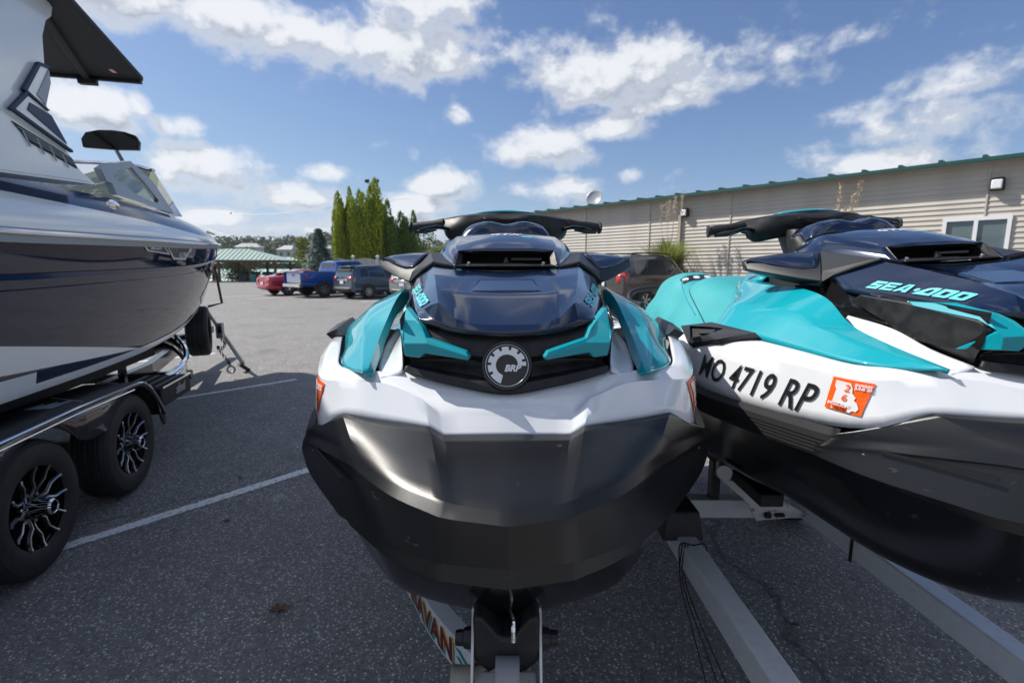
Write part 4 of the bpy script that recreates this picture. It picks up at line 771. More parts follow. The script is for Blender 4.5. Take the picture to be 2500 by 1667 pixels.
# tower
TW = [(-.75, 3.35), (.62, 3.30), (.66, 3.27), (.62, 3.20), (.54, 3.14), (.46, 3.02), (.40, 2.83), (.31, 2.55), (.40, 2.37), (.45, 2.28), (.53, 2.22), (.68, 2.165), (-.55, 2.06), (-1.0, 2.06), (-.95, 2.5)]
def tx_(z_): return 1.16 - (z_ - 2.1) * .11
def tpoly(poly, name, mt, par, lift, thick, s): 
    V = [Vector(((tx_(z_) + lift) * s, y_, z_)) for y_, z_ in poly]; return BB(MB().prism(V, (s, 0, .11), thick), name, mt, par, smooth=0)
for s_ in (1, -1):
    tower = tpoly(TW, 'tower_leg', 'boat_white', boat, 0, .13, s_)
    tpoly([(.39, 2.815), (.29, 2.80), (.09, 2.59), (.25, 2.54)], 'tower_panel', 'boat_white', tower, .02, .03, s_)
    tpoly([(.385, 2.80), (.20, 2.60), (.26, 2.56), (.37, 2.72)], 'dark_inset', 'boat_grey', tower, .026, .02, s_)
    tpoly([(.09, 2.575), (-.07, 2.44), (.41, 2.335), (.29, 2.52)], 'tower_panel', 'boat_white', tower, .02, .03, s_)
    tpoly([(.11, 2.53), (.07, 2.48), (.385, 2.37), (.29, 2.51)], 'dark_inset', 'boat_blue', tower, .026, .02, s_)
    for pp in ([(.40, 2.825), (.29, 2.812), (.27, 2.795), (.39, 2.808)], [(.29, 2.812), (.07, 2.59), (.09, 2.578), (.30, 2.795)], [(.07, 2.59), (.26, 2.528), (.28, 2.535), (.10, 2.595)], [(.09, 2.585), (-.09, 2.44), (-.07, 2.435), (.10, 2.565)], [(-.09, 2.445), (.42, 2.325), (.42, 2.34), (-.05, 2.452)]):
        tpoly(pp, 'edge_trim', 'trim_navy', tower, .031, .02, s_)
    vg = tpoly([(-.06, 2.385), (.05, 2.30), (.475, 2.235), (.44, 2.295)], 'speaker_grille', 'canvas', tower, .006, .02, s_)
    for k in range(4): tpoly([(.0 + k * .11, 2.352 - k * .018), (.012 + k * .11, 2.352 - k * .018), (.045 + k * .11, 2.275 - k * .018), (.035 + k * .11, 2.275 - k * .018)], 'grille_bar', 'boat_grey', vg, .010, .004, s_)
    for k in range(3): tpoly([(-.03 + k * .03, 2.365 - k * .02), (.45 + k * .01, 2.285 - k * .016), (.45 + k * .01, 2.281 - k * .016), (-.03 + k * .03, 2.361 - k * .02)], 'grille_slat', 'boat_grey', vg, .009, .004, s_)
    tpoly([(-.9, 2.27), (-.05, 2.265), (.05, 2.25), (.60, 2.175), (-.5, 2.075)], 'tower_foot', 'boat_white', tower, .012, .03, s_)
# canopy with ribs below
cn = BB(MB().prism([(-1.12, -1.6, 3.42), (1.20, -1.6, 3.42), (1.18, .5, 3.34), (1.03, 1.95, 3.30), (-1.0, 1.95, 3.30), (-1.16, .5, 3.34)], (0, 0, 1), .05), 'canopy', 'canvas', smooth=0, bevel=.015)
for a, b_ in (((1.0, .5), (.62, 1.88)), ((.72, .5), (.25, 1.88)), ((0, .5), (0, 1.88)), ((-.7, .5), (-.4, 1.88))): BB(MB().bar((a[0], a[1], 3.275), (b_[0], b_[1], 3.24), .05, .05), 'canopy_rib', 'canvas', cn, bevel=.01)
BB(MB().bar((-1.0, 1.92, 3.25), (1.02, 1.92, 3.25), .04, .05), 'canopy_bow', 'plastic', cn); BB(MB().box((.62, 1.9, 3.20), (.14, .06, .05)), 'camera_pod', 'plastic', cn, bevel=.01); BB(MB().box((.88, 1.75, 3.262), (.04, .09, .015)), 'marker_light', 'red_light', cn, bevel=.004)
# windscreen
for s_ in (1, -1):
    fo = [(1.21, 2.36), (1.39, 2.43), (1.95, 2.56), (2.37, 2.45), (2.71, 2.17), (2.31, 2.17), (1.79, 2.18), (1.33, 2.18), (1.32, 2.27), (1.24, 2.27)]; fi = [(1.40, 2.33), (1.52, 2.40), (1.92, 2.50), (2.08, 2.42), (2.34, 2.26), (2.25, 2.225), (1.95, 2.235), (1.73, 2.255), (1.60, 2.29), (1.49, 2.31)]
    px = lambda y_, z_: 1.0 - (z_ - 2.17) * .25 - max(0, y_ - 1.2) * .06
    V = [Vector((px(*p) * s_, *p)) for p in fo + fi]; back = [v - Vector((.05 * s_, 0, 0)) for v in V]; N = 10
    fs = [(i, (i + 1) % N, N + (i + 1) % N, N + i) for i in range(N)] + [(2 * N + i, 3 * N + i, 3 * N + (i + 1) % N, 2 * N + (i + 1) % N) for i in range(N)] + [(i, 2 * N + i, 2 * N + (i + 1) % N, (i + 1) % N) for i in range(N)] + [(N + i, N + (i + 1) % N, 3 * N + (i + 1) % N, 3 * N + i) for i in range(N)]
    w_ = BB(MB().add(V + back, fs), 'windscreen_frame', 'boat_grey', smooth=0)
    BB(MB().add([v - Vector((.02 * s_, 0, 0)) for v in V[10:20]], [tuple(range(10))]), 'side_pane', 'boat_glass', w_, smooth=0, solid=.005)
tp = [(-.86, 2.42, 2.56), (-.55, 2.62, 2.64), (0, 2.70, 2.66), (.55, 2.62, 2.64), (.86, 2.42, 2.56)]; bt = [(-.95, 2.80, 2.15), (-.55, 3.05, 2.16), (0, 3.12, 2.16), (.55, 3.05, 2.16), (.95, 2.80, 2.15)]
fw = BB(MB().tube(cr(tp, 5), .018, 8), 'windscreen_rail', 'chrome'); BB(MB().grid([[Vector(p) for p in r_] for r_ in (tp, bt)]), 'front_pane', 'boat_glass', fw)
mr_ = BB(MB().tube([(.53, 2.60, 2.66), (.53, 2.45, 2.78)], .018, 10), 'mirror_arm', 'chrome')
mp_ = [(.28, 2.75), (.27, 2.83), (.31, 2.895), (.42, 2.925), (.53, 2.93), (.64, 2.92), (.73, 2.89), (.76, 2.83), (.75, 2.75), (.53, 2.742)]
BB(MB().prism([(x_, 2.42 + (z_ - 2.83) * .1, z_) for x_, z_ in mp_], (0, -1, 0), .05), 'mirror_shell', 'plastic_gloss', mr_, smooth=0, bevel=.008); BB(MB().add([(.515 + (x_ - .515) * .95, 2.418 + (z_ - 2.83) * .1, 2.835 + (z_ - 2.835) * .92) for x_, z_ in mp_], [tuple(range(len(mp_)))]), 'mirror_glass', 'mirror', mr_, smooth=0)

# ---------------------------------------------------------------- boat trailer
bt_ = thing('boat_trailer', 'black tandem-axle boat trailer with chrome-edged fenders under the wake boat', 'trailer', BO, BRZ)
def BT(mb, name, mt, parent=bt_, **k): return mb.build(name, mt, parent, **k)
def tyre(R_, w, o, ax, n=56):
    r_ = [(R_ * .60, -w * .42), (R_ * .66, -w * .48), (R_ * .80, -w * .5), (R_ * .92, -w * .47), (R_ * .975, -w * .40), (R_, -w * .28)]
    tread = [(R_, -w * .28), (R_ * .985, -w * .26), (R_ * .985, -w * .22), (R_, -w * .20), (R_, -w * .04), (R_ * .985, -w * .02), (R_ * .985, w * .02), (R_, w * .04), (R_, w * .20), (R_ * .985, w * .22), (R_ * .985, w * .26), (R_, w * .28)]
    return MB().lathe(r_ + tread[1:] + [(a, -h) for a, h in reversed(r_[:-1])], o, ax, n)
def alloy(o, s, parent, R_=.222):
    """dark alloy with bright forked spokes, facing local x*s"""
    o = Vector(o); ax = Vector((s, 0, 0)); P = lambda r_, a, h: o + ax * h + Vector((0, cos(a), sin(a))) * r_
    w = BT(MB().lathe([(R_ * .99, .10), (R_ * 1.03, .105), (R_ * 1.03, .09), (R_ * .95, .08), (R_ * .90, .0), (R_ * .86, -.04), (0, -.05)], o, ax, 48), 'rim', 'plastic_gloss', parent)
    BT(MB().lathe([(.030, .165), (.034, .17), (.042, .16), (.044, .12), (.052, .06), (.06, .05), (.06, .0)], o, ax, 28), 'hub_cap', 'chrome', parent); BT(MB().lathe([(0, .15), (.030, .15), (.030, .166)], o, ax, 20), 'cap_centre', 'plastic_gloss', parent)
    q = MB(); e = MB()
    for k in range(6):
        a0 = k * pi / 3 + .25
        for sg in (-1, 1):
            pts = [P(.055, a0 + sg * .22, .055), P(.105, a0 + sg * .12, .075), P(.150, a0 + sg * .30, .082), P(.190, a0 + sg * .26, .088), P(R_ * .97, a0 + sg * .24, .098)]
            q.tube(pts, [.016, .013, .012, .011, .012], 6); e.tube([p + ax * .012 for p in pts], [.003, .0035, .0045, .0045, .006], 5)
        P2 = [P(.078, a0 + pi / 6, .05 + .02 * j) for j in (0, 1)]; e.tube(P2, .008, 8)
    BT(q, 'spokes', 'plastic_gloss', parent); BT(e, 'spoke_edges', 'silver', parent)
    BT(MB().box(P(.175, -.55, .07), (.006, .05, .028), Matrix.Rotation(-.55, 3, 'X')), 'wheel_sticker', 'boat_grey', parent)
for s_ in (1, -1):
    for y_ in (-.50, .50):
        ty = BT(tyre(.358, .235, (1.165 * s_, y_, .358), (1, 0, 0)), 'tyre', 'rubber'); alloy((1.165 * s_, y_, .358), s_, ty)
    # fender: outer skirt with two arches and a lobe between, chrome top edge, step pads
    xo = 1.315 * s_; xi = .98 * s_
    up = [(-1.35, .80), (.62, .775), (.80, .75)]; N = 60; top_, low_ = [], []
    for i in range(N + 1):
        y_ = -1.15 + 2.10 * i / N; zt = .80 - max(0, y_ + .2) * .03; zt = zt if y_ < .55 else .778 - ((y_ - .55) / .40) ** 2 * .34
        d1 = min(abs(y_ + .5), abs(y_ - .5)); arch = .358 + sqrt(max(0, .405 ** 2 - d1 ** 2)) if d1 < .405 else .358
        lobe = .56 + (abs(y_) / .13) ** 2 * .05 if abs(y_) < .2 else 0
        zl = max(arch, .60 if abs(y_) < .22 else 0); zl = min(zl, zt - .025); zl = max(zl, lobe if abs(y_) < .13 else zl)
        if abs(y_) < .12: zl = .575
        if y_ > .88: zl = min(zl, .42)
        top_.append((xo, y_, zt)); low_.append((xo, y_, zl))
    sk = BT(MB().grid([[Vector(a), Vector(b_)] for a, b_ in zip(top_, low_)]), 'fender', 'fender_metal', solid=.012, smooth=40)
    BT(MB().grid([[Vector((xi, p[1], p[2] + .004)), Vector((xo, p[1], p[2] + .004))] for p in top_]), 'fender_top', 'matt_black', sk, solid=.01, smooth=40)
    BT(MB().tube([(xo + .006 * s_, p[1], p[2]) for p in top_], .009, 8), 'fender_edge', 'chrome', sk); BT(MB().tube([(xo + .004 * s_, p[1], p[2] - .035) for p in top_ if p[1] < .5], .005, 6), 'fender_edge', 'chrome', sk)
    for k in range(3): BT(MB().bar((1.02 * s_, .15 + .27 * k, .792 - .01 * k), (1.27 * s_, -.02 + .27 * k, .797 - .01 * k), .018, .006), 'step_grip', 'galvanised', sk)
    if s_ > 0:
        vs, fs = text_polys('big', .19, .006, .25); BT(MB().add([(1.03 + v[1] * 1.15, -.92 + v[0] * 1.6, .806) for v in vs], fs), 'lettering', 'boat_grey', sk, smooth=0, recalc=False)
        q = MB()
        for k in range(3): q.add([(1.05 + k * .05 + a, -.34 + .30 * b_ + k * .03, .803) for a, b_ in ((0, 0), (.03, .02), (.06, .9), (.035, 1), (.0, .55))], [(0, 1, 2, 3, 4)])
        BT(q, 'swoosh', 'boat_grey', sk, smooth=0)
    # step box ahead of the wheels and curved polished guard
    sb = BT(MB().box((1.10 * s_, 1.32, .55), (.36, .62, .16)), 'step_box', 'matt_black', bevel=.01); BT(MB().bar((1.282 * s_, 1.03, .633), (1.282 * s_, 1.63, .633), .014, .014), 'step_edge', 'chrome', sb)
    for k in range(4): BT(MB().bar(((.96 + .085 * k) * s_, 1.08, .633), ((.96 + .085 * k) * s_, 1.58, .633), .022, .006), 'step_grip', 'galvanised', sb)
    if s_ > 0: vs, fs = text_polys('shxi', .11, .004, .2); BT(MB().add([(1.2815, 1.30 + v[0] * 1.1, .52 + v[1]) for v in vs], fs), 'lettering', 'boat_grey', sb, smooth=0, recalc=False)
    gd = cr([(1.12 * s_, 1.55, .60), (1.10 * s_, 1.95, .63), (1.04 * s_, 2.28, .67), (.94 * s_, 2.50, .76), (.80 * s_, 2.56, .88), (.60 * s_, 2.58, .92)], 6)
    BT(MB().grid([[p + Vector((0, 0, .02)), p - Vector((0, 0, .15))] for p in gd]), 'guard', 'chrome', solid=.02); BT(MB().tube([p + Vector((0, 0, .02)) for p in gd], .026, 8), 'guard_rail', 'chrome')
    BT(MB().bar((.62 * s_, -2.2, .50), (.55 * s_, 2.6, .50), .08, .14), 'frame_rail', 'plastic_gloss'); BT(MB().bar((.55 * s_, 2.6, .50), (.06 * s_, 5.3, .50), .08, .14), 'frame_rail', 'plastic_gloss')
    BT(MB().bar((.78 * s_, -1.8, .74), (.74 * s_, 2.2, .76), .10, .07), 'bunk', 'canvas')
    for y_ in (-1.5, 0, 1.6): BT(MB().bar((.76 * s_, y_, .50), (.76 * s_, y_, .74), .05, .05, (0, 1, 0)), 'bunk_post', 'plastic_gloss')
for y_ in (-.5, .5): BT(MB().bar((-1.1, y_, .358), (1.1, y_, .358), .07, .07), 'axle', 'dark_steel')
for y_ in (-1.9, -1.0, 1.0, 1.75, 2.5): BT(MB().bar((-1.0, y_, .45), (1.0, y_, .45), .07, .09), 'cross_member', 'plastic_gloss')
BT(MB().bar((0, 2.6, .50), (0, 6.5, .50), .09, .12), 'tongue', 'plastic_gloss')
# spare wheel, surge brake box, chain with ring, swing jack
sp = BT(tyre(.345, .27, (.55, 4.2, .73), (.975, .22, 0)), 'spare_tyre', 'rubber'); BT(MB().lathe([(.21, .06), (.2, .0), (0, -.02)], (.55, 4.2, .73), (.975, .22, 0), 32), 'spare_rim', 'galvanised', sp); BT(MB().bar((.05, 4.0, .58), (.55, 4.2, .70), .07, .07), 'spare_carrier', 'plastic_gloss', sp)
BT(MB().tube([(.75, 4.42, 1.62), (.81, 4.40, 1.10), (.66, 4.30, 1.06)], .018, 8), 'guide_post', 'plastic_gloss')
jb = BT(MB().box((.74, 4.45, .70), (.09, .10, .22)), 'coupler_box', 'galvanised', bevel=.012); BT(MB().box((.755, 4.395, .72), (.055, .02, .10)), 'coupler_window', 'glass_dark', jb, bevel=.008)
q = MB()
pts = cr([(.74, 4.45, .58), (.80, 4.42, .52), (.76, 4.42, .44), (.70, 4.42, .46), (.76, 4.40, .36), (.83, 4.38, .26), (.86, 4.36, .20)], 4)
for i in range(0, len(pts) - 1): q.tube([pts[i] + (pts[i + 1] - pts[i]) * .5 + Vector((.016 * cos(a) if i % 2 else 0, .016 * cos(a) if not i % 2 else 0, .024 * sin(a))) for a in (k * pi / 4 for k in range(8))], .005, 5, closed=True)
BT(q, 'safety_chain', 'dark_steel'); BT(MB().tube([Vector((.87, 4.35, .14)) + Vector((.05 * cos(a), .0, .05 * sin(a))) for a in (k * pi / 8 for k in range(16))], .014, 8, closed=True), 'chain_ring', 'galvanised')
sj = BT(MB().tube([(.55, 4.62, .96), (.905, 4.86, .12)], [.022, .03], 10), 'support_leg', 'galvanised'); BT(MB().bar((.855, 4.83, .13), (.965, 4.90, .012), .10, .05), 'leg_foot', 'rubber', sj)

# ================================================================ parked vehicles
for n_, c_, r_, me_ in (('car_red', (.42, .012, .03), .22, .2), ('car_blue', (.004, .075, .34), .22, .35), ('car_slate', (.055, .105, .16), .22, .5), ('car_silver', (.34, .35, .37), .25, .6), ('car_ink', (.075, .068, .066), .2, .5)): mat(n_, c_, r_, me_, 1)
mat('car_glass', (.02, .028, .03), .04, 0, 0, 0, .9); mat('car_trim', (.015, .015, .016), .5); mat('tailgate_glare', (.30, .36, .55), .3, .3, 1)  # tailgate_glare: bluish reflection painted into the tailgate colour of the blue truck
def wheel(o, R_, s, parent, rim='silver', spokes=5):
    o = Vector(o); ax = (s, 0, 0)
    ty = tyre(R_, .22, o, (1, 0, 0), 32).build('tyre', 'rubber', parent); r0 = R_ * .62
    MB().lathe([(r0, .085), (r0 * .94, .09), (r0 * .88, .03), (0, .0)], o, ax, 28).build('rim', 'dark_steel', ty)
    q = MB()
    for k in range(spokes):
        a = k * 2 * pi / spokes + .3
        for d_ in (-.13, .13): q.bar(o + Vector((s * .07, cos(a) * .03, sin(a) * .03)), o + Vector((s * .085, cos(a + d_) * r0 * .93, sin(a + d_) * r0 * .93)), r0 * .13, .02, (1, 0, 0))
    q.lathe([(0, .095), (.05, .09), (.06, .06)], o, ax, 14); q.lathe([(r0 * .99, .088), (r0 * .93, .092), (r0 * .92, .07)], o, ax, 28); q.build('rim_spokes', rim, ty)
def interp(st, y):
    for a, b_ in zip(st, st[1:]):
        if a[0] <= y <= b_[0]:
            f_ = 0 if b_[0] == a[0] else (y - a[0]) / (b_[0] - a[0]); return [p + (q_ - p) * f_ for p, q_ in zip(a, b_)]
    return list(st[-1])
def car(name, label, paint, loc, az, st, wheels, R_, win, tail, plate=None, rack=False, bumper='car_trim', spokes=5, sharp=()):
    root = thing(name, label, 'truck' if 'pickup' in name else 'car', loc, -RAD(az), 'vehicles parked in the lot')
    rows = [[(0, y, zt), (wr * .6, y, zt - .004), (wr, y, zt - .03), (w * .985, y, zb_), (w, y, zb_ - .10), (w * 1.0, y, (zb + zb_) / 2), (w * .95, y, zb + .05), (w * .88, y, zb)] for y, w, zb, zb_, wr, zt in st]
    body = MB().grid(patch(rows, 2, 3, sr=sharp, sc=(3,), mirror=True))
    for r_ in (rows[0], rows[-1]):
        P_ = r_ + [(-p[0], p[1], p[2]) for p in reversed(r_[1:])]; body.add(P_, [tuple(range(len(P_)))])
    bo = body.build('body', paint, root, smooth=32)
    def gp(y, t_, out=.012):
        y0, w, zb, zb_, wr, zt = interp(st, y); a = Vector((w * .985, y, zb_)); b_ = Vector((wr, y, zt - .03)); p = a.lerp(b_, t_); return p + Vector((out, 0, out * .5))
    for s in (1, -1):
        for wd in win:
            P_ = [gp(y, t_) for y, t_ in wd]; P_ = [Vector((p.x * s, p.y, p.z)) for p in P_]; MB().add(P_, [tuple(range(len(P_)))]).build('side_window', 'car_glass', root, smooth=0, solid=.008)
        for y in wheels:
            w = interp(st, y)[1]
            ar = MB().lathe([(0, .012), (R_ * 1.17, .012), (R_ * 1.17, -.1)], (w * s, y, R_), (s, 0, 0), 28); ar.v = [p if p[2] > .2 else (p[0], p[1], .2) for p in ar.v]; ar.build('wheel_arch', 'car_trim', root)
            wheel((w * s - .035 * s, y, R_), R_, s, root, spokes=spokes)
        ys_ = [y for y in (wheels[0] + R_ * 1.15, wheels[1] - R_ * 1.15)]; w = interp(st, ys_[0])[1]
        MB().bar((w * s, ys_[0], st[3][2] + .07), (w * s, ys_[1], st[3][2] + .07), .02, .12).build('sill', 'car_trim', root)
        for yd in [wd[0][0] for wd in win[-2:]]: MB().box(((interp(st, yd)[1] + .012) * s, yd - .12, interp(st, yd)[3] - .12), (.03, .16, .03)).build('door_handle', paint, root, bevel=.006)
        ym = win[-1][-1][0]; MB().box(((interp(st, ym)[1] + .10) * s, ym - .05, interp(st, ym)[3] + .06), (.18, .10, .14)).build('wing_mirror', paint if not rack else 'chrome', root, bevel=.03)
        if rack: MB().tube(cr([(.56 * s, .75, st[3][5] + .0), (.57 * s, .9, st[3][5] + .07), (.57 * s, 2.5, st[3][5] + .07), (.56 * s, 2.7, st[3][5] + .0)], 4), .022, 8).build('roof_rail', 'car_trim', root)
        x0, z0, z1, d_ = tail; w = interp(st, .1)[1]
        MB().grid(patch([[(x0 * s, -.03, z0), (w * .96 * s, .03, z0), ((w + .012) * s, d_, z0 + .03)], [(x0 * s, -.02, z1), (w * .96 * s, .04, z1), ((w + .012) * s, d_ * 1.05, z1 - .02)]], 3, 2)).build('tail_light', 'red_light', root, solid=.02)
    for wd in plate or ():
        nm, mt, c_, dd = wd; MB().box(c_, dd).build(nm, mt, root, bevel=.01)
    zb0 = st[1][2]; MB().grid(patch([[(-.80, .05, zb0 + .02), (-.6, -.06, zb0 + .02), (0, -.09, zb0 + .02), (.6, -.06, zb0 + .02), (.80, .05, zb0 + .02)], [(-.82, .04, zb0 + .24), (-.62, -.07, zb0 + .24), (0, -.10, zb0 + .24), (.62, -.07, zb0 + .24), (.82, .04, zb0 + .24)]], 3, 1)).build('rear_bumper', bumper, root, solid=.08)
    return root
SED = [(0, .80, .50, .80, .70, 1.02), (.12, .87, .38, .90, .72, 1.10), (.7, .91, .26, .94, .70, 1.15), (1.5, .92, .22, .96, .60, 1.38), (2.1, .92, .22, .96, .58, 1.46), (2.9, .92, .22, .95, .58, 1.44), (3.7, .91, .22, .94, .70, 1.02), (4.5, .88, .25, .82, .70, .90), (4.9, .72, .35, .60, .55, .74)]
SUV = [(0, .84, .45, 1.02, .74, 1.12), (.14, .90, .36, 1.08, .68, 1.42), (.42, .92, .30, 1.08, .64, 1.67), (1.4, .92, .28, 1.06, .63, 1.73), (2.4, .92, .28, 1.03, .63, 1.69), (3.15, .92, .28, 1.02, .72, 1.12), (4.2, .90, .30, .95, .75, 1.02), (4.6, .75, .40, .72, .6, .82)]
PIC = [(0, .98, .66, 1.30, .96, 1.38), (.05, 1.0, .60, 1.30, .97, 1.39), (1.95, 1.01, .56, 1.30, .97, 1.39), (2.02, 1.01, .56, 1.30, .82, 1.90), (2.25, 1.01, .56, 1.30, .78, 1.96), (3.55, 1.01, .52, 1.29, .78, 1.95), (4.3, 1.01, .52, 1.27, .90, 1.38), (5.6, .99, .52, 1.14, .90, 1.27), (5.9, .90, .58, .92, .8, 1.02)]
BIG = [(0, .88, .52, 1.12, .80, 1.20), (.12, .93, .45, 1.14, .74, 1.50), (.30, .95, .42, 1.14, .70, 1.74), (1.5, .96, .40, 1.13, .69, 1.80), (2.6, .96, .40, 1.12, .69, 1.77), (3.3, .96, .40, 1.12, .78, 1.22), (4.5, .94, .42, 1.02, .8, 1.10), (4.85, .82, .5, .8, .65, .9)]
car('sedan', 'red sedan half hidden beyond the blue pickup', 'car_red', (-14.35, 28.6, 0), 40, SED, (1.05, 3.85), .34, [[(1.15, .12), (1.45, .86), (1.95, .95), (2.05, .10)], [(2.12, .10), (2.05, .95), (2.85, .93), (3.3, .10)]], (.45, .78, .96, .30), [('rear_window', 'car_glass', (0, 1.05, 1.285), (1.1, .5, .02)), ('number_plate', 'boat_white', (0, -.03, .70), (.32, .03, .16))], bumper='car_red')
pk = car('pickup_truck', 'bright blue pickup truck with a bluish reflection painted on its tailgate', 'car_blue', (-11.75, 26.9, 0), 40, PIC, (1.15, 4.75), .40, [[(2.35, .08), (2.30, .90), (3.0, .92), (3.0, .06)], [(3.08, .06), (3.08, .92), (3.55, .90), (4.05, .06)]], (.78, .90, 1.30, .18), [('tailgate', 'tailgate_glare', (0, -.025, 1.06), (1.50, .06, .50)), ('rear_window', 'car_glass', (0, 2.0, 1.63), (1.35, .04, .40)), ('step_bumper', 'chrome', (0, -.12, .66), (1.85, .20, .18)), ('tailgate_handle', 'car_trim', (0, -.07, 1.22), (.26, .03, .06)), ('tow_hitch', 'chrome', (0, -.2, .48), (.10, .2, .10)), ('bed_liner', 'car_trim', (0, 1.0, 1.385), (1.75, 1.8, .02))], bumper='car_trim', spokes=6, sharp=(2, 3))
car('crossover', 'slate blue crossover parked next to the blue pickup', 'car_slate', (-8.75, 25.65, 0), 40, SUV, (.95, 3.65), .36, [[(.55, .15), (.62, .72), (1.0, .80), (1.02, .12)], [(1.10, .10), (1.10, .84), (2.0, .86), (2.0, .08)], [(2.07, .08), (2.07, .86), (2.45, .82), (2.95, .08)]], (.50, .98, 1.14, .38), [('rear_window', 'car_glass', (0, .155, 1.38), (1.2, .10, .34)), ('number_plate', 'boat_white', (0, -.03, .86), (.32, .03, .16)), ('roof_spoiler', 'car_slate', (0, .30, 1.66), (1.2, .28, .05)), ('chrome_strip', 'chrome', (0, -.03, .98), (1.0, .04, .05))], spokes=7)
car('compact_car', 'silver car mostly hidden behind the mirror of the facing jet ski', 'car_silver', (-5.15, 23.3, 0), 32, SUV, (.95, 3.65), .35, [[(.55, .15), (.62, .72), (1.0, .80), (1.02, .12)], [(1.10, .10), (1.10, .84), (2.0, .86), (2.0, .08)], [(2.07, .08), (2.07, .86), (2.45, .82), (2.95, .08)]], (.50, .92, 1.10, .30), [('rear_window', 'car_glass', (0, .155, 1.38), (1.2, .10, .34)), ('number_plate', 'boat_white', (0, -.03, .82), (.32, .03, .16)), ('chrome_strip', 'chrome', (0, -.035, .98), (1.0, .04, .09))])
car('suv', 'dark navy suv with roof rails parked beside the tan building', 'car_ink', (2.8, 15.6, .2), 52, BIG, (.95, 3.75), .39, [[(.5, .12), (.52, .80), (1.15, .86), (1.15, .10)], [(1.22, .10), (1.22, .86), (2.1, .86), (2.1, .08)], [(2.17, .08), (2.17, .86), (2.6, .84), (3.1, .08)]], (.62, .95, 1.25, .16), [('rear_window', 'car_glass', (0, .13, 1.46), (1.35, .10, .36)), ('number_plate', 'boat_white', (0, -.03, .9), (.32, .03, .16))], rack=True, bumper='car_ink', spokes=6)

# ================================================================ tan building
nb = Vector((.754, .656, 0)); wd_ = Vector((.656, -.754, 0)); P0 = Vector((8.56, 19.3, 0))
def bw(s, z, out=0): return P0 + wd_ * s - nb * out + Vector((0, 0, z))
mat('siding', (.51, .475, .425), .55, noise=(1.2, (.44, .41, .365), .4, .7, 5)); mat('post_tan', (.42, .36, .29), .6); mat('green_metal', (.010, .065, .055), .45); mat('window_white', (.72, .73, .74), .35); mat('window_glass', (.10, .14, .15), .05, 0, 0, 0, .8); mat('interior', (.25, .30, .30), .8); mat('foundation', (.22, .21, .20), .8)
bl = thing('building', 'long tan building with lap siding and green metal roof edge', 'building', P0)
def BL(mb, name, mt, parent=bl, **k): return mb.build(name, mt, parent, off=P0, **k)
s0, s1, z0, z1 = -12.5, 12.0, 1.0, 4.52
V = [bw(s0, 0, -.02), bw(s1, 0, -.02), bw(s1, 4.6, -.02), bw(s0, 4.6, -.02)]; Vb = [p + nb * 9 for p in V]
wall = BL(MB().add(V + Vb, [(0, 1, 2, 3), (7, 6, 5, 4), (0, 4, 5, 1), (1, 5, 6, 2), (3, 7, 4, 0), (2, 6, 7, 3)]), 'wall', 'siding', smooth=0)
seams = [s0, -7.47, -3.83, -2.34, -.24, 3.35, 6.93, 9.6, s1]; course = .143; WIN = (6.06, 7.50, 1.72, 2.98)
board_cache = {}
for a, b_ in zip(seams, seams[1:]):
    for k in range(25):
        zb = z0 + k * course; segs = [(a + .012, b_ - .012)]
        if zb + course > WIN[2] and zb < WIN[3] - .02:
            segs = [(x0, x1) for x0, x1 in ((a + .012, min(b_ - .012, WIN[0])), (max(a + .012, WIN[1]), b_ - .012)) if x1 - x0 > .05] if a < WIN[1] and b_ > WIN[0] else segs
        for x0, x1 in segs:
            L_ = round(x1 - x0, 3)
            if L_ not in board_cache:
                prof = [(.010, course), (.011, course * .55), (.028, .022), (.029, .004), (.022, 0), (.0, 0), (.0, course)]
                pr_ = [wd_ * (e_ * L_) + (-nb) * o_ + Vector((0, 0, z_)) for e_ in (0, 1) for o_, z_ in prof]; n_ = len(prof)
                me = MB().add(pr_, [tuple(range(n_)), tuple(range(2 * n_ - 1, n_ - 1, -1))] + [(i, (i + 1) % n_, n_ + (i + 1) % n_, n_ + i) for i in range(n_)]).build('siding_board', 'siding', wall, smooth=0); board_cache[L_] = me.data; me.location = bw(x0, zb) - P0
            else:
                o = bpy.data.objects.new('siding_board', board_cache[L_]); COL.objects.link(o); o.parent = wall; o.location = bw(x0, zb) - P0
for s in seams[1:-1]:
    w_ = .11 if s == -2.34 else .035
    if s == 6.93: BL(MB().bar(bw(s, 3.04, .04), bw(s, 4.5, .04), w_, .02, nb), 'seam_trim', 'siding')
    else: BL(MB().bar(bw(s, .9, .04 if w_ < .1 else .07), bw(s, 4.5, .04 if w_ < .1 else .07), w_, .02 if w_ < .1 else .1, nb), 'downspout' if w_ > .1 else 'seam_trim', 'post_tan' if w_ > .1 else 'siding')
# roof: fascia, pitched sheet, standing ribs
rf = BL(MB().add([bw(s0 - .3, 4.55, .44), bw(s1 + .3, 4.55, .44), bw(s1 + .3, 4.80, -5), bw(s0 - .3, 4.80, -5), bw(s0 - .3, 4.5, -10), bw(s1 + .3, 4.5, -10)], [(0, 1, 2, 3), (3, 2, 5, 4)]), 'roof', 'green_metal', smooth=0, solid=.04)
BL(MB().bar(bw(s0 - .3, 4.505, .445), bw(s1 + .3, 4.505, .445), .03, .11, (0, 0, 1)), 'fascia', 'green_metal', rf); BL(MB().add([bw(s0, 4.44, .43), bw(s1, 4.44, .43), bw(s1, 4.47, 0), bw(s0, 4.47, 0)], [(0, 1, 2, 3)]), 'soffit', 'siding', rf, smooth=0)
k = s0
while k < s1:
    a = bw(k, 4.57, .45); b_ = bw(k, 4.83, -5); BL(MB().bar(a + Vector((0, 0, .02)), b_, .09, .075), 'roof_rib', 'green_metal', rf); k += .92
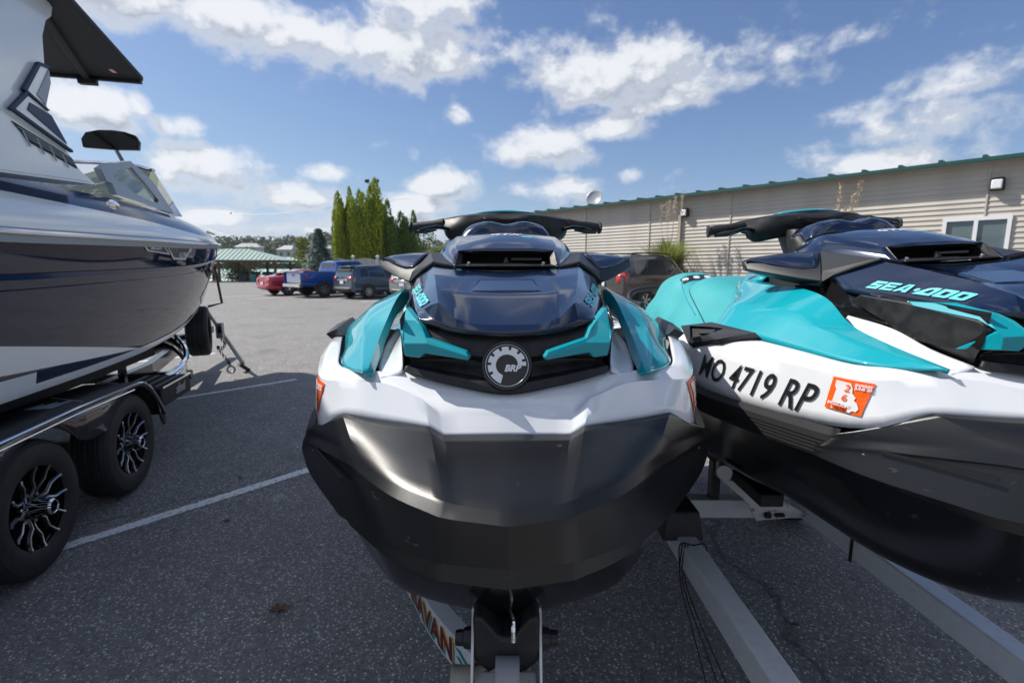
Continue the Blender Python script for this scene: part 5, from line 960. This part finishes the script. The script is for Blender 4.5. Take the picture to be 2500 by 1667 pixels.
# sliding window
wf = BL(MB().bar(bw(WIN[0], WIN[3], .03), bw(WIN[1], WIN[3], .03), .09, .10, (0, 0, 1)), 'window', 'window_white')
BL(MB().bar(bw(WIN[0], WIN[2], .03), bw(WIN[1], WIN[2], .03), .09, .10, (0, 0, 1)), 'window_sill', 'window_white', wf)
for s in (WIN[0] + .05, (WIN[0] + WIN[1]) / 2, WIN[1] - .05): BL(MB().bar(bw(s, WIN[2], .035), bw(s, WIN[3], .035), .09, .08, nb), 'window_frame', 'window_white', wf)
for a, b_ in ((WIN[0] + .1, 6.74), (6.82, WIN[1] - .1)): BL(MB().add([bw(a, WIN[2] + .05, .0), bw(b_, WIN[2] + .05, .0), bw(b_, WIN[3] - .05, .0), bw(a, WIN[3] - .05, .0)], [(0, 1, 2, 3)]), 'window_pane', 'window_glass', wf, smooth=0, solid=.008)
# wall lights are things that hang on the wall
for s, z, lb in ((-2.10, 3.85, 'small square wall light beside the downspout of the tan building'), (7.12, 3.86, 'square wall light above the window of the tan building')):
    f_ = thing('wall_light', lb, 'light', bw(s, z, .05), 0, 'lights on the tan building')
    O_ = bw(s, z, .05); R = Matrix((wd_, -nb, Vector((0, 0, 1)))).transposed()
    MB().box(bw(s, z, .13), (.30, .18, .34), R, .9).build('housing', 'car_trim', f_, off=O_, bevel=.03); MB().box(bw(s - .01, z - .01, .235), (.23, .06, .25), R).build('lens', 'clear_lens', f_, off=O_, bevel=.03)
dh = thing('satellite_dish', 'pale satellite dish standing on the green roof', 'satellite dish', bw(-7.4, 4.66, -.6), 0); O_ = bw(-7.4, 4.66, -.6)
MB().lathe([(0, 0), (.2, .02), (.36, .075), (.42, .11)], bw(-7.4, 4.98, -.5), (-.5, -.8, .35), 24).build('reflector', 'boat_grey', dh, off=O_, solid=.015); MB().tube([bw(-7.4, 4.6, -.6), bw(-7.4, 4.95, -.6)], .025, 8).build('mast', 'dark_steel', dh, off=O_)
# planted bank against the wall
mat('mulch', (.09, .075, .06), .9, noise=(8, (.16, .14, .12), .4, .7, 8), bump=(20, .6, .05))
G = []
for i in range(30):
    s = s0 - 1 + i * (s1 - s0 + 2) / 29; G.append([bw(s, 1.02, -.1), bw(s, 1.0, .5), bw(s, .75 + .06 * random.random(), 1.5), bw(s, .1, 2.6)])
tag(MB().grid(G).build('planting_bed', 'mulch', smooth=60), kind='structure')
mat('stone', (.42, .40, .37), .8, noise=(5, (.3, .28, .26), .4, .7, 5))
for k, (s, o_, r_, lb) in enumerate(((-.55, .75, .17, 'pale round stone lying left of the others at the foot of the tan wall'), (-.15, .85, .13, 'small pale stone between two others at the foot of the tan wall'), (.35, .7, .15, 'pale stone lying right of the others at the foot of the tan wall'))):
    bm = bmesh.new(); bmesh.ops.create_icosphere(bm, subdivisions=2, radius=r_)
    for v in bm.verts: v.co *= random.uniform(.85, 1.15); v.co.z *= .7
    me = bpy.data.meshes.new('stone'); bm.to_mesh(me); bm.free(); me.materials.append(M['stone']); o = bpy.data.objects.new('stone', me); COL.objects.link(o); o.location = bw(s, 1.03, o_); tag(o, lb, 'stone', 'stones in the planting bed')

# ================================================================ vegetation
def leaf_mat(name, c0, c1, rough=.6, trans=.25):
    m = bpy.data.materials.new(name); m.use_nodes = True; M[name] = m; t = m.node_tree; b = t.nodes['Principled BSDF']; b.inputs['Roughness'].default_value = rough; b.inputs['Specular IOR Level'].default_value = .25
    g = t.nodes.new('ShaderNodeNewGeometry'); x = t.nodes.new('ShaderNodeMix'); x.data_type = 'RGBA'; x.inputs['A'].default_value = (*c0, 1); x.inputs['B'].default_value = (*c1, 1)
    t.links.new(g.outputs['Random Per Island'], x.inputs['Factor']); t.links.new(x.outputs['Result'], b.inputs['Base Color'])
    d = t.nodes.new('ShaderNodeBsdfTranslucent'); t.links.new(x.outputs['Result'], d.inputs[0]); s = t.nodes.new('ShaderNodeMixShader'); s.inputs[0].default_value = trans
    t.links.new(b.outputs[0], s.inputs[1]); t.links.new(d.outputs[0], s.inputs[2]); t.links.new(s.outputs[0], t.nodes['Material Output'].inputs[0])
leaf_mat('leaf_arbor', (.15, .22, .014), (.40, .47, .025), trans=.25); leaf_mat('leaf_arbor_dark', (.05, .11, .018), (.15, .24, .035), trans=.25); leaf_mat('leaf_spruce', (.11, .16, .14), (.25, .33, .29)); leaf_mat('leaf_yellow', (.10, .13, .015), (.22, .25, .03)); leaf_mat('leaf_mid', (.04, .075, .015), (.10, .15, .035)); leaf_mat('leaf_far', (.035, .065, .025), (.075, .115, .045)); leaf_mat('leaf_far_pale', (.07, .11, .03), (.12, .17, .05)); leaf_mat('grass_blade', (.14, .20, .04), (.32, .33, .09), trans=.4); leaf_mat('plume', (.42, .34, .25), (.6, .5, .38))
mat('bark', (.06, .045, .035), .9, bump=(20, .6, .02))
def rv(): 
    while True:
        v = Vector((random.uniform(-1, 1), random.uniform(-1, 1), random.uniform(-1, 1)))
        if .05 < v.length < 1: return v.normalized()
def leaf(q, p, n, u, l, w):
    n = n.normalized(); a = n.cross(u); a = a.normalized() if a.length > 1e-4 else n.orthogonal().normalized(); b_ = a.cross(n)
    q.add([p - a * w, p + b_ * l * .4 - a * w * .3 + n * w * .4, p + b_ * l, p + a * w + b_ * l * .3], [(0, 1, 2, 3)])
def column_tree(h, r, n, seed, tip=.5):
    random.seed(seed); q = MB()
    subs = [(0, 0, 1, .72)] + [(.42 * r * cos(a), .42 * r * sin(a), random.uniform(.62, .93), random.uniform(.5, .66)) for a in (random.uniform(0, 6.28) for _ in range(6))]
    for i in range(n):
        ox, oy, sh, sr_ = random.choice(subs); t_ = random.random() ** .9; a = random.random() * 6.283
        rr = r * sr_ * (.55 + .45 * min(1, t_ / .12)) * max(0, 1 - max(0, (t_ - .55) / .45) ** 2.2) ** tip
        rr *= .84 + .16 * sin(a * 3 + t_ * 14 + seed + ox * 9) * sin(t_ * 31 + a) + .20 * sin(a * 2 + t_ * 7 + seed * 2 + oy * 7); d = rr * (.66 + .40 * random.random() ** .5)
        p = Vector((ox + cos(a) * d, oy + sin(a) * d, t_ * h * sh)); nn = Vector((cos(a), sin(a), .25)) + rv() * .7; leaf(q, p, nn, Vector((0, 0, 1)) + rv() * .45, random.uniform(.14, .30), random.uniform(.04, .08))
    return q
def round_tree(h, r, n, seed, base=.25, ls=.3):
    random.seed(seed); q = MB(); bl = [(Vector((random.uniform(-.6, .6) * r, random.uniform(-.6, .6) * r, h * random.uniform(base + .12, .85))), r * random.uniform(.35, .6)) for _ in range(14)]
    for i in range(n):
        c, rr = random.choice(bl); v = rv(); p = c + v * rr * random.uniform(.75, 1.05); p.z = max(p.z, h * base); leaf(q, p, v + rv() * .6, Vector((0, 0, .4)) + rv(), ls * random.uniform(.7, 1.3), ls * .42)
    return q
def spruce_tree(h, r, n, seed):
    random.seed(seed); q = MB()
    for i in range(n):
        t_ = random.random() ** 1.25; lay = (t_ * 13) % 1; a = random.random() * 6.283; rr = r * (1 - t_) ** .9 * (.62 + .42 * (1 - lay)) * (.8 + .25 * sin(a * 6 + int(t_ * 13) * 2.1)); d = rr * random.uniform(.55, 1)
        p = Vector((cos(a) * d, sin(a) * d, .25 + t_ * (h - .3) - .10 * d)); leaf(q, p, Vector((cos(a) * .4, sin(a) * .4, 1)) + rv() * .5, Vector((cos(a), sin(a), .15)) + rv() * .3, random.uniform(.2, .36), random.uniform(.06, .10))
    return q
mesh_cache = {}
def tree(name, label, loc, q, mt, h, group=None, tr_=.12, rz=0, sc=(1, 1, 1)):
    t_ = thing(name, label, 'tree', loc, rz, group); t_.scale = sc
    MB().tube([(0, 0, -.2), (.02, 0, h * .35), (0, .02, h * .8)], [tr_, tr_ * .75, tr_ * .2], 8).build('trunk', 'bark', t_)
    if isinstance(q, MB): o = q.build('crown', mt, t_, smooth=0, recalc=False)
    else: o = bpy.data.objects.new('crown', q); COL.objects.link(o); o.parent = t_
    return o.data
# the row of arborvitae: (x px-free world position, height, radius, dark?)
A1 = column_tree(6, .78, 7500, 3); A2 = column_tree(6, .78, 7500, 11); A3 = column_tree(6, .78, 7500, 23)
ARB = [(-14.9, 43.6, 7.9, 0.74, 0, 'leftmost tall arborvitae of the row, with a bent tip'), (-14.6, 42.9, 6.8, 0.6, 1, 'short bright arborvitae in front of the leftmost one'), (-14.0, 43.9, 8.3, 0.66, 2, 'slim arborvitae second from the left behind the white fence'), (-13.5, 43.1, 7.4, 0.7, 0, 'yellow-green arborvitae in the left half of the row'), (-13.2, 44.0, 8.1, 0.7, 1, 'arborvitae just left of the tallest pair'), (-12.6, 43.0, 7.7, 0.8, 2, 'broad bright arborvitae left of the tallest one'), (-11.65, 43.4, 8.95, 0.95, 0, 'tallest arborvitae, in front of the floodlight pole'), (-10.85, 44.2, 7.3, 0.82, 1, 'arborvitae directly right of the tallest one'), (-10.25, 43.4, 5.8, 0.74, 2, 'low arborvitae right of the tallest one, in front of its neighbour'), (-9.85, 44.8, 6.4, 0.74, 0, 'dark arborvitae third from the right end'), (-9.3, 44.2, 5.9, 0.72, 1, 'dark arborvitae second from the right end'), (-8.8, 45.2, 6.5, 0.62, 2, 'dark arborvitae at the right end beside the handlebar grip')]
cache = [None] * 6
for i, (x, y, h, r, k, lb) in enumerate(ARB):
    dk = i >= 7; key = k + (3 if dk else 0); q = cache[key]
    if q is None: q = (A1, A2, A3)[k]
    d = tree('arborvitae', lb, (x, y, 0), q, 'leaf_arbor_dark' if dk else 'leaf_arbor', 6, 'arborvitae behind the white fence', .1, i * 1.3, (r / .72, r / .72, h / 6)); cache[key] = d
tree('spruce', 'blue-green spruce left of the arborvitae row', (-15.75, 41.0, 0), spruce_tree(4.8, 2.2, 7000, 5), 'leaf_spruce', 4.6)
tree('broadleaf_tree', 'yellow-green tree behind the spruce', (-22.4, 56, 0), round_tree(5.0, 1.6, 2600, 8, .2, .3), 'leaf_yellow', 4.5)
tree('broadleaf_tree', 'bushy green tree seen through the pavilion', (-33.9, 63, -.6), round_tree(3.6, 2.0, 2200, 9, .08, .26), 'leaf_mid', 3)
tree('broadleaf_tree', 'dark tree just behind the pavilion roof at the bow of the boat', (-40.5, 76, -.5), round_tree(5.2, 2.6, 2000, 10, .1, .35), 'leaf_mid', 4)
tree('broadleaf_tree', 'rounded tree between the arborvitae and the jet ski cowl', (-9.6, 66, 0), round_tree(4.3, 2.6, 2600, 12, .12, .33), 'leaf_mid', 4)
tree('broadleaf_tree', 'pale green tree just left of the jet ski cowl', (-8.0, 55, 0), round_tree(3.9, 1.6, 2400, 13, .12, .3), 'leaf_yellow', 4)
tree('broadleaf_tree', 'grey-green tree seen under the left handlebar grip', (-16.5, 86, 0), round_tree(7.4, 3.6, 2400, 14, .1, .45), 'leaf_mid', 6)
# white fence
mat('fence_white', (.62, .61, .60), .6, noise=(4, (.52, .50, .48), .4, .7, 5))
fn = thing('fence', 'white picket fence below the arborvitae', 'fence', (-15.2, 41.6, 0)); FO = Vector((-15.2, 41.6, 0)); fe = Vector((-5.0, 41.2, 0)); L_ = (fe - FO).length; fd = (fe - FO).normalized()
for k in range(6):
    p = FO + fd * (L_ * k / 5); q = MB().box(p + Vector((0, 0, 1.22)), (.20, .20, 2.45)); q.box(p + Vector((0, 0, 2.49)), (.28, .28, .06)); q.add([p + Vector((a, b_, 2.52)) for a, b_ in ((-.14, -.14), (.14, -.14), (.14, .14), (-.14, .14))] + [p + Vector((0, 0, 2.66))], [(0, 1, 4), (1, 2, 4), (2, 3, 4), (3, 0, 4)]); q.build('fence_post', 'fence_white', fn, off=FO)
q = MB(); k = .13
while k < L_: p = FO + fd * k; h = 2.20 + .08 * sin(k * 2.6); q.box(p + Vector((0, 0, h / 2 + .08)), (.10, .025, h)); q.add([p + Vector((a, -.0125, h + .08)) for a in (-.05, .05)] + [p + Vector((0, 0, h + .15))], [(0, 1, 2)]); k += .145
o = q.build('pickets', 'fence_white', fn, off=FO, smooth=0); o['kind'] = 'stuff'
for z_ in (.45, 1.5): MB().bar(FO + Vector((0, .04, z_)), fe + Vector((0, .04, z_)), .04, .10).build('fence_rail', 'fence_white', fn, off=FO)
# floodlight pole
fp = thing('floodlight_pole', 'thin pole with twin floodlights above the arborvitae', 'light pole', (-12.3, 45.5, 0)); PO = Vector((-12.3, 45.5, 0))
MB().tube([PO, PO + Vector((0, 0, 9.2))], [.10, .07], 10).build('pole', 'dark_steel', fp, off=PO); MB().bar(PO + Vector((-.55, 0, 9.0)), PO + Vector((.35, 0, 9.0)), .05, .05).build('cross_arm', 'dark_steel', fp, off=PO)
for x_ in (-.55, .32): MB().box(PO + Vector((x_, -.1, 9.2)), (.36, .26, .26), Matrix.Rotation(.5, 3, 'X')).build('floodlight', 'car_trim', fp, off=PO, bevel=.04)
# pampas grass clumps before the wall
def pampas(loc, h, n, np_, seed, lb, fl):
    random.seed(seed); t_ = thing('pampas_grass', lb, 'grass', loc, 0, 'tall grasses before the tan wall'); q = MB(); p = MB()
    for i in range(n):
        a = random.random() * 6.283; l = h * random.uniform(.45, 1) * fl; lean = random.uniform(.1, .75); w = .030; d = Vector((cos(a), sin(a), 0)); s_ = Vector((-d.y, d.x, 0)); pts = [d * (lean * l * u * u) + Vector((0, 0, l * (u - .28 * lean * u * u))) for u in (0, .35, .7, 1)]
        q.add([v for k, pt in enumerate(pts) for v in (pt - s_ * w * (1 - k / 3.3), pt + s_ * w * (1 - k / 3.3))], [(0, 1, 3, 2), (2, 3, 5, 4), (4, 5, 7, 6)])
    q.build('blades', 'grass_blade', t_, smooth=0, recalc=False)['kind'] = 'stuff'
    for i in range(np_):
        x, y = random.uniform(-.35, .35), random.uniform(-.25, .25); tz = h * random.uniform(1.25, 1.75); s = MB().tube([(x * .4, y * .4, 0), (x, y, tz * .7), (x * 1.3, y * 1.3, tz)], .008, 5); st = s.build('stem', 'plume', t_)
        for k in range(70): u = random.random(); c = Vector((x * 1.2, y * 1.2, tz * (.80 + .22 * u))); leaf(p, c + rv() * .05, rv(), Vector((0, 0, 1)) + rv() * .4, .14, .018)
    p.build('plumes', 'plume', t_, smooth=0, recalc=False)['kind'] = 'stuff'
pampas(tuple(bw(-2.1, .85, 1.3)), 2.1, 1900, 6, 31, 'tall pampas grass with pale plumes beside the downspout', 1)
pampas(tuple(bw(3.75, .9, .8)), 1.9, 300, 4, 33, 'pampas grass whose plumes rise behind the right jet ski handlebar', 1)
def shrub(loc, r, seed, lb, mt='leaf_mid'):
    random.seed(seed); q = MB()
    for i in range(1500): v = rv(); v.z = abs(v.z); leaf(q, v * r * random.uniform(.55, 1) * (1 + .25 * sin(v.x * 7 + seed)), v + rv() * .6, Vector((0, 0, .6)) + rv(), .10, .035)
    t_ = thing('shrub', lb, 'shrub', loc, 0, 'shrubs before the tan wall'); q.build('foliage', mt, t_, smooth=0, recalc=False); MB().tube([(0, 0, -.1), (0, 0, r * .6)], .03, 6).build('stem', 'bark', t_)
shrub(tuple(bw(-1.35, .95, 1.15)), .62, 41, 'dark green shrub right of the pampas grass'); shrub(tuple(bw(-.75, .9, 1.25)), .42, 42, 'low shrub furthest right of the pampas grass'); shrub(tuple(bw(-2.9, .9, 1.3)), .5, 43, 'shrub half hidden behind the dark suv')

# ================================================================ pavilion and what stands under it
mat('pav_roof', (.36, .47, .42), .45, noise=(2, (.32, .43, .38), .4, .6, 3)); mat('timber', (.10, .05, .03), .7, noise=(6, (.14, .075, .04), .4, .6, 4)); mat('bin_teal', (.02, .20, .22), .5)
PV = Vector((-31.6, 58.5, 0)); pv = thing('pavilion', 'open timber pavilion with pale green metal hip roof', 'pavilion', PV, .12)
def PB(mb, name, mt, parent=pv, **k): return mb.build(name, mt, parent, **k)
hx, hy = 5.4, 3.2; ev, rg_ = 2.46, 3.75
q = MB().add([(-hx, -hy, ev), (hx, -hy, ev), (hx, hy, ev), (-hx, hy, ev), (-1.8, 0, rg_), (.9, 0, rg_)], [(0, 1, 5, 4), (2, 3, 4, 5), (1, 2, 5), (3, 0, 4)]); pr_ = PB(q, 'roof', 'pav_roof', smooth=0, solid=.06)
for k in range(22):
    x_ = -hx + .25 + k * .49; tt = min(1, max(.05, (x_ + hx) / 3.2 if x_ < -2.2 else 1 if x_ < 1.2 else (hx - x_) / 4.2)); PB(MB().bar((x_, -hy, ev + .03), (x_ if -2.2 < x_ < 1.2 else x_, -hy + hy * tt, ev + (rg_ - ev) * tt + .03), .05, .05), 'roof_rib', 'pav_roof', pr_)
PB(MB().bar((-hx + .1, -hy + .1, ev - .14), (hx - .1, -hy + .1, ev - .14), .10, .26), 'beam', 'timber'); PB(MB().bar((-hx + .1, hy - .1, ev - .14), (hx - .1, hy - .1, ev - .14), .10, .26), 'beam', 'timber')
for s_ in (-1, 1): PB(MB().bar((s_ * (hx - .1), -hy + .1, ev - .14), (s_ * (hx - .1), hy - .1, ev - .14), .10, .26), 'beam', 'timber')
for x_ in (-4.4, -1.4, 1.9, 4.6):
    for y_ in (-2.7, 2.7):
        po = PB(MB().bar((x_, y_, 0), (x_, y_, ev - .25), .24, .24, (0, 1, 0)), 'post', 'timber')
        for d_ in (-1, 1): PB(MB().bar((x_ + d_ * .05, y_, ev - 1.0), (x_ + d_ * .75, y_, ev - .28), .10, .12), 'brace', 'timber', po)
def at(x, y): R = Matrix.Rotation(.12, 3, 'Z'); return PV + R @ Vector((x, y, 0))
for x_, y_, lb in ((2.35, -3.1, 'teal rubbish bin under the right side of the pavilion'), (-5.6, -4.2, 'teal rubbish bin left of the pavilion beside the boat bow')):
    b_ = thing('rubbish_bin', lb, 'bin', at(x_, y_), 0, 'teal bins'); MB().lathe([(0, 0), (.28, 0), (.33, .85), (.33, .88), (.30, .88)], (0, 0, 0), (0, 0, 1), 20).build('drum', 'bin_teal', b_); MB().lathe([(.34, .86), (.34, .92), (.20, 1.0), (0, 1.0)], (0, 0, 0), (0, 0, 1), 20).build('lid', 'car_trim', b_)
def grill(x_, y_, lb, w=.9):
    t_ = thing('barbecue_grill', lb, 'grill', at(x_, y_), .1, 'grills under the pavilion'); MB().box((0, 0, .42), (w * .8, .5, .62)).build('cabinet', 'car_trim', t_, bevel=.02)
    MB().grid(patch([[(-w / 2, .3 * cos(a), .78 + .36 * sin(a)) for a in (0, .8, 1.57, 2.3, 3.14)], [(w / 2, .3 * cos(a), .78 + .36 * sin(a)) for a in (0, .8, 1.57, 2.3, 3.14)]], 3, 2)).build('lid', 'plastic', t_, solid=.03); MB().bar((-w / 2 - .3, 0, .78), (w / 2 + .3, 0, .78), .4, .03).build('side_shelf', 'dark_steel', t_)
    for s_ in (-1, 1): MB().tube([(s_ * w * .35, -.2, .08), (s_ * w * .35 + .04, -.2, .08)], .08, 12).build('wheel', 'rubber', t_)
grill(.9, -2.0, 'leftmost large black grill under the pavilion', 1.15); grill(1.75, -.9, 'black grill behind the right pavilion post', 1.0); grill(3.6, -2.0, 'black grill at the right end under the pavilion', 1.2)
def table(x_, y_, lb):
    t_ = thing('picnic_table', lb, 'table', at(x_, y_), .12, 'picnic tables under the pavilion'); MB().box((0, 0, .74), (1.8, .75, .05)).build('table_top', 'car_trim', t_)
    for s_ in (-1, 1): MB().box((0, s_ * .7, .44), (1.8, .28, .05)).build('bench', 'car_trim', t_); MB().bar((s_ * .7, -.75, .02), (s_ * .7, .3, .72), .06, .06).build('leg', 'dark_steel', t_); MB().bar((s_ * .7, .75, .02), (s_ * .7, -.3, .72), .06, .06).build('leg', 'dark_steel', t_)
table(-3.0, -1.8, 'dark picnic table at the left under the pavilion'); table(-.6, -.3, 'dark picnic table in the middle of the pavilion'); table(-2.6, 1.2, 'dark picnic table at the back of the pavilion')
q = thing('utility_cart', 'small dark cart with wheels before the left pavilion post', 'cart', at(-3.4, -3.4), .1); MB().box((0, 0, .55), (1.1, .5, .5)).build('tub', 'plastic', q, bevel=.03)
for a in (-.4, .4):
    for b_ in (-.2, .2): MB().lathe([(0, .03), (.14, .03), (.14, -.03), (0, -.03)], (a, b_, .14), (0, 1, 0), 14).build('wheel', 'boat_grey', q)

# ================================================================ beyond the lot
mat('grass', (.06, .09, .03), .9, noise=(.3, (.10, .12, .05), .4, .6, 6)); mat('dock_roof', (.42, .54, .47), .5); mat('dock_wall', (.025, .085, .075), .6); mat('house_white', (.50, .52, .55), .6); mat('house_grey', (.22, .25, .30), .6); mat('house_roof', (.38, .38, .40), .7); mat('hill_ground', (.05, .07, .03), .9)
G = []
for y in [-120, 59, 66, 74, 90, 130, 200, 300, 500, 900, 1600]:
    G.append([(x * (1 if y < 200 else y / 200), y, (-.03 if y < 60 else -.05 - min(4.5, (y - 60) * .06)) - (.3 if y < 0 else 0)) for x in (-260, -160, -90, -60, -40, -25, -12, 0, 15, 40, 90, 160, 260)])
tag(MB().grid(G).build('terrain', 'grass', smooth=60), kind='structure')
def shed(loc, rz, L_, D, zw, zr, lb, zb=-3.0):
    t_ = thing('dock_shed', lb, 'shed', loc, rz, 'dock sheds below the lot'); h = D / 2
    MB().box((0, 0, (zw + zb) / 2), (L_, D - 1, zw - zb)).build('wall', 'dock_wall', t_); MB().add([(-L_ / 2, -h, zw), (L_ / 2, -h, zw), (L_ / 2, 0, zr), (-L_ / 2, 0, zr), (L_ / 2, h, zw), (-L_ / 2, h, zw)], [(0, 1, 2, 3), (3, 2, 4, 5)]).build('roof', 'dock_roof', t_, smooth=0, solid=.1)
    n = int(L_ / 1.2)
    q = MB()
    for k in range(n): x_ = -L_ / 2 + .6 + k * 1.2; q.bar((x_, -h, zw + .06), (x_, 0, zr + .06), .05, .06)
    q.build('roof_ribs', 'dock_roof', t_)['kind'] = 'stuff'
shed((-38, 84, 0), -.10, 52, 17, -1.15, 1.35, 'near dock shed with pale green metal roof seen below the pavilion roof', -4.5); shed((-41, 112, 0), .02, 46, 12, 2.55, 3.9, 'far dock shed with dark green wall and pale roof', -4)
for (x_, y_, z_), (w, d_, h), c_, lb in (((-118, 226, 0), (10, 8, 10.5), 'house_white', 'white far-shore house above the middle of the pavilion roof'), ((-94, 212, 0), (6.5, 7, 9), 'house_white', 'narrow white far-shore house right of the pavilion roof'), ((-92, 240, 0), (15, 9, 10.5), 'house_grey', 'wide grey far-shore house with pale roof and balconies'), ((-82, 226, 0), (17, 9, 5), 'house_white', 'low far-shore house with broad pale roof'), ((-34, 196, 0), (9, 8, 9.5), 'house_white', 'white hillside house seen under the left handlebar grip'), ((-26, 140, 0), (9, 6, 3.2), 'house_grey', 'low blue-grey house beside the left mirror of the facing jet ski')):
    t_ = thing('house', lb, 'house', (x_, y_, z_), random.uniform(-.3, .3), 'houses on the far shore'); MB().box((0, 0, h / 2 - 2), (w, d_, h + 4)).build('wall', c_, t_)
    MB().add([(-w * .55, -d_ * .6, h), (w * .55, -d_ * .6, h), (w * .55, d_ * .6, h), (-w * .55, d_ * .6, h), (-w * .3, 0, h + 1.9), (w * .3, 0, h + 1.9)], [(0, 1, 5, 4), (2, 3, 4, 5), (1, 2, 5), (3, 0, 4)]).build('roof', 'house_roof', t_, smooth=0)
    for r_ in range(max(1, int(h / 3))):
        for k in range(max(2, int(w / 2.6))): MB().box((-w / 2 + (k + .5) * w / max(2, int(w / 2.6)), -d_ / 2 - .03, 1.4 + r_ * 2.9), (1.3, .08, 1.5)).build('window', 'car_glass', t_)
        if c_ == 'house_grey' and h > 5: MB().box((0, -d_ / 2 - .7, .35 + r_ * 2.9), (w * .95, 1.4, .18)).build('balcony', 'house_white', t_)
# wooded hills
def ridge(name, y, x0, x1, hf, depth, seed, n, mt, ts, lb):
    random.seed(seed); G = []; nx = 60
    for j, (dy, k) in enumerate(((-depth, 0), (-depth * .5, .62), (0, 1), (depth * .6, .9), (depth * 1.6, 0))): G.append([(x0 + (x1 - x0) * i / nx, y + dy, -5 + (hf(x0 + (x1 - x0) * i / nx) + 5) * k) for i in range(nx + 1)])
    tag(MB().grid(G).build('hill', 'hill_ground', smooth=60), kind='structure')
    q = MB()
    for i in range(n):
        x = random.uniform(x0, x1); u = random.random() ** .8; zt = -5 + (hf(x) + 5) * (u if u < 1 else 1); yy = y - depth * (1 - u) + random.uniform(-3, 3); zt = -5 + (hf(x) + 5) * (.62 * u / .5 if u < .5 else .62 + .38 * (u - .5) / .5); r_ = ts * random.uniform(.6, 1.15); c = Vector((x, yy, zt + r_ * .5))
        for k in range(34):
            v = rv(); v.z = v.z * .9 + .15; leaf(q, c + v * r_ * random.uniform(.7, 1), v + rv() * .5, rv(), r_ * .42, r_ * .22)
    o = q.build('woodland', mt, smooth=0, recalc=False); tag(o, lb, 'woods', kind='stuff')
ridge('far', 620, -640, 260, lambda x: 24 + 5 * sin(x * .011 + 1) + 3 * sin(x * .037), 120, 51, 2300, 'leaf_far', 8.5, 'far dark green wooded ridge along the horizon')
ridge('near', 330, -215, -96, lambda x: 10.5 + 5 * sm((x + 205) / 40) + 2 * sin(x * .09), 50, 52, 800, 'leaf_far', 5.0, 'nearer mid green woods left of the spruce')
ridge('near2', 300, -92, 60, lambda x: 12 + 3 * sin(x * .05), 60, 53, 650, 'leaf_far_pale', 5.0, 'pale green woods behind the arborvitae')
# thin air over the lake
hz = bpy.data.materials.new('air'); hz.use_nodes = True; t = hz.node_tree; t.nodes.clear(); v_ = t.nodes.new('ShaderNodeVolumePrincipled'); v_.inputs['Color'].default_value = (.80, .87, 1, 1); v_.inputs['Density'].default_value = .00020; v_.inputs['Anisotropy'].default_value = .3
t.links.new(v_.outputs[0], t.nodes.new('ShaderNodeOutputMaterial').inputs['Volume']); M['air'] = hz
hb_ = MB().box((0, 900, 25), (4200, 2200, 74)).build('haze', hz, smooth=0); tag(hb_, kind='stuff')
# warning spheres on a power line over the lake
pw = thing('power_line', 'thin power line with dark marker spheres over the far woods', 'power line', (-178, 330, 0)); WO = Vector((-178, 330, 0))
wpts = [(-185.5, 335, 37), (-179.5, 328, 20.4), (-174.5, 328, 20.4)]
MB().tube(cr([(-330, 420, 60), (-185, 335, 21.5), (-174.5, 328, 20.4), (-60, 300, 24)], 8), .05, 4).build('cable', 'dark_steel', pw, off=WO); MB().tube(cr([(-330, 440, 75), (-185.5, 335, 37), (-60, 300, 42)], 8), .05, 4).build('cable', 'dark_steel', pw, off=WO)
for p in wpts: MB().lathe([(.55 * sin(a), -.55 * cos(a)) for a in (k * pi / 8 for k in range(9))], p, (0, 0, 1), 12).build('marker_sphere', 'car_trim', pw, off=WO)
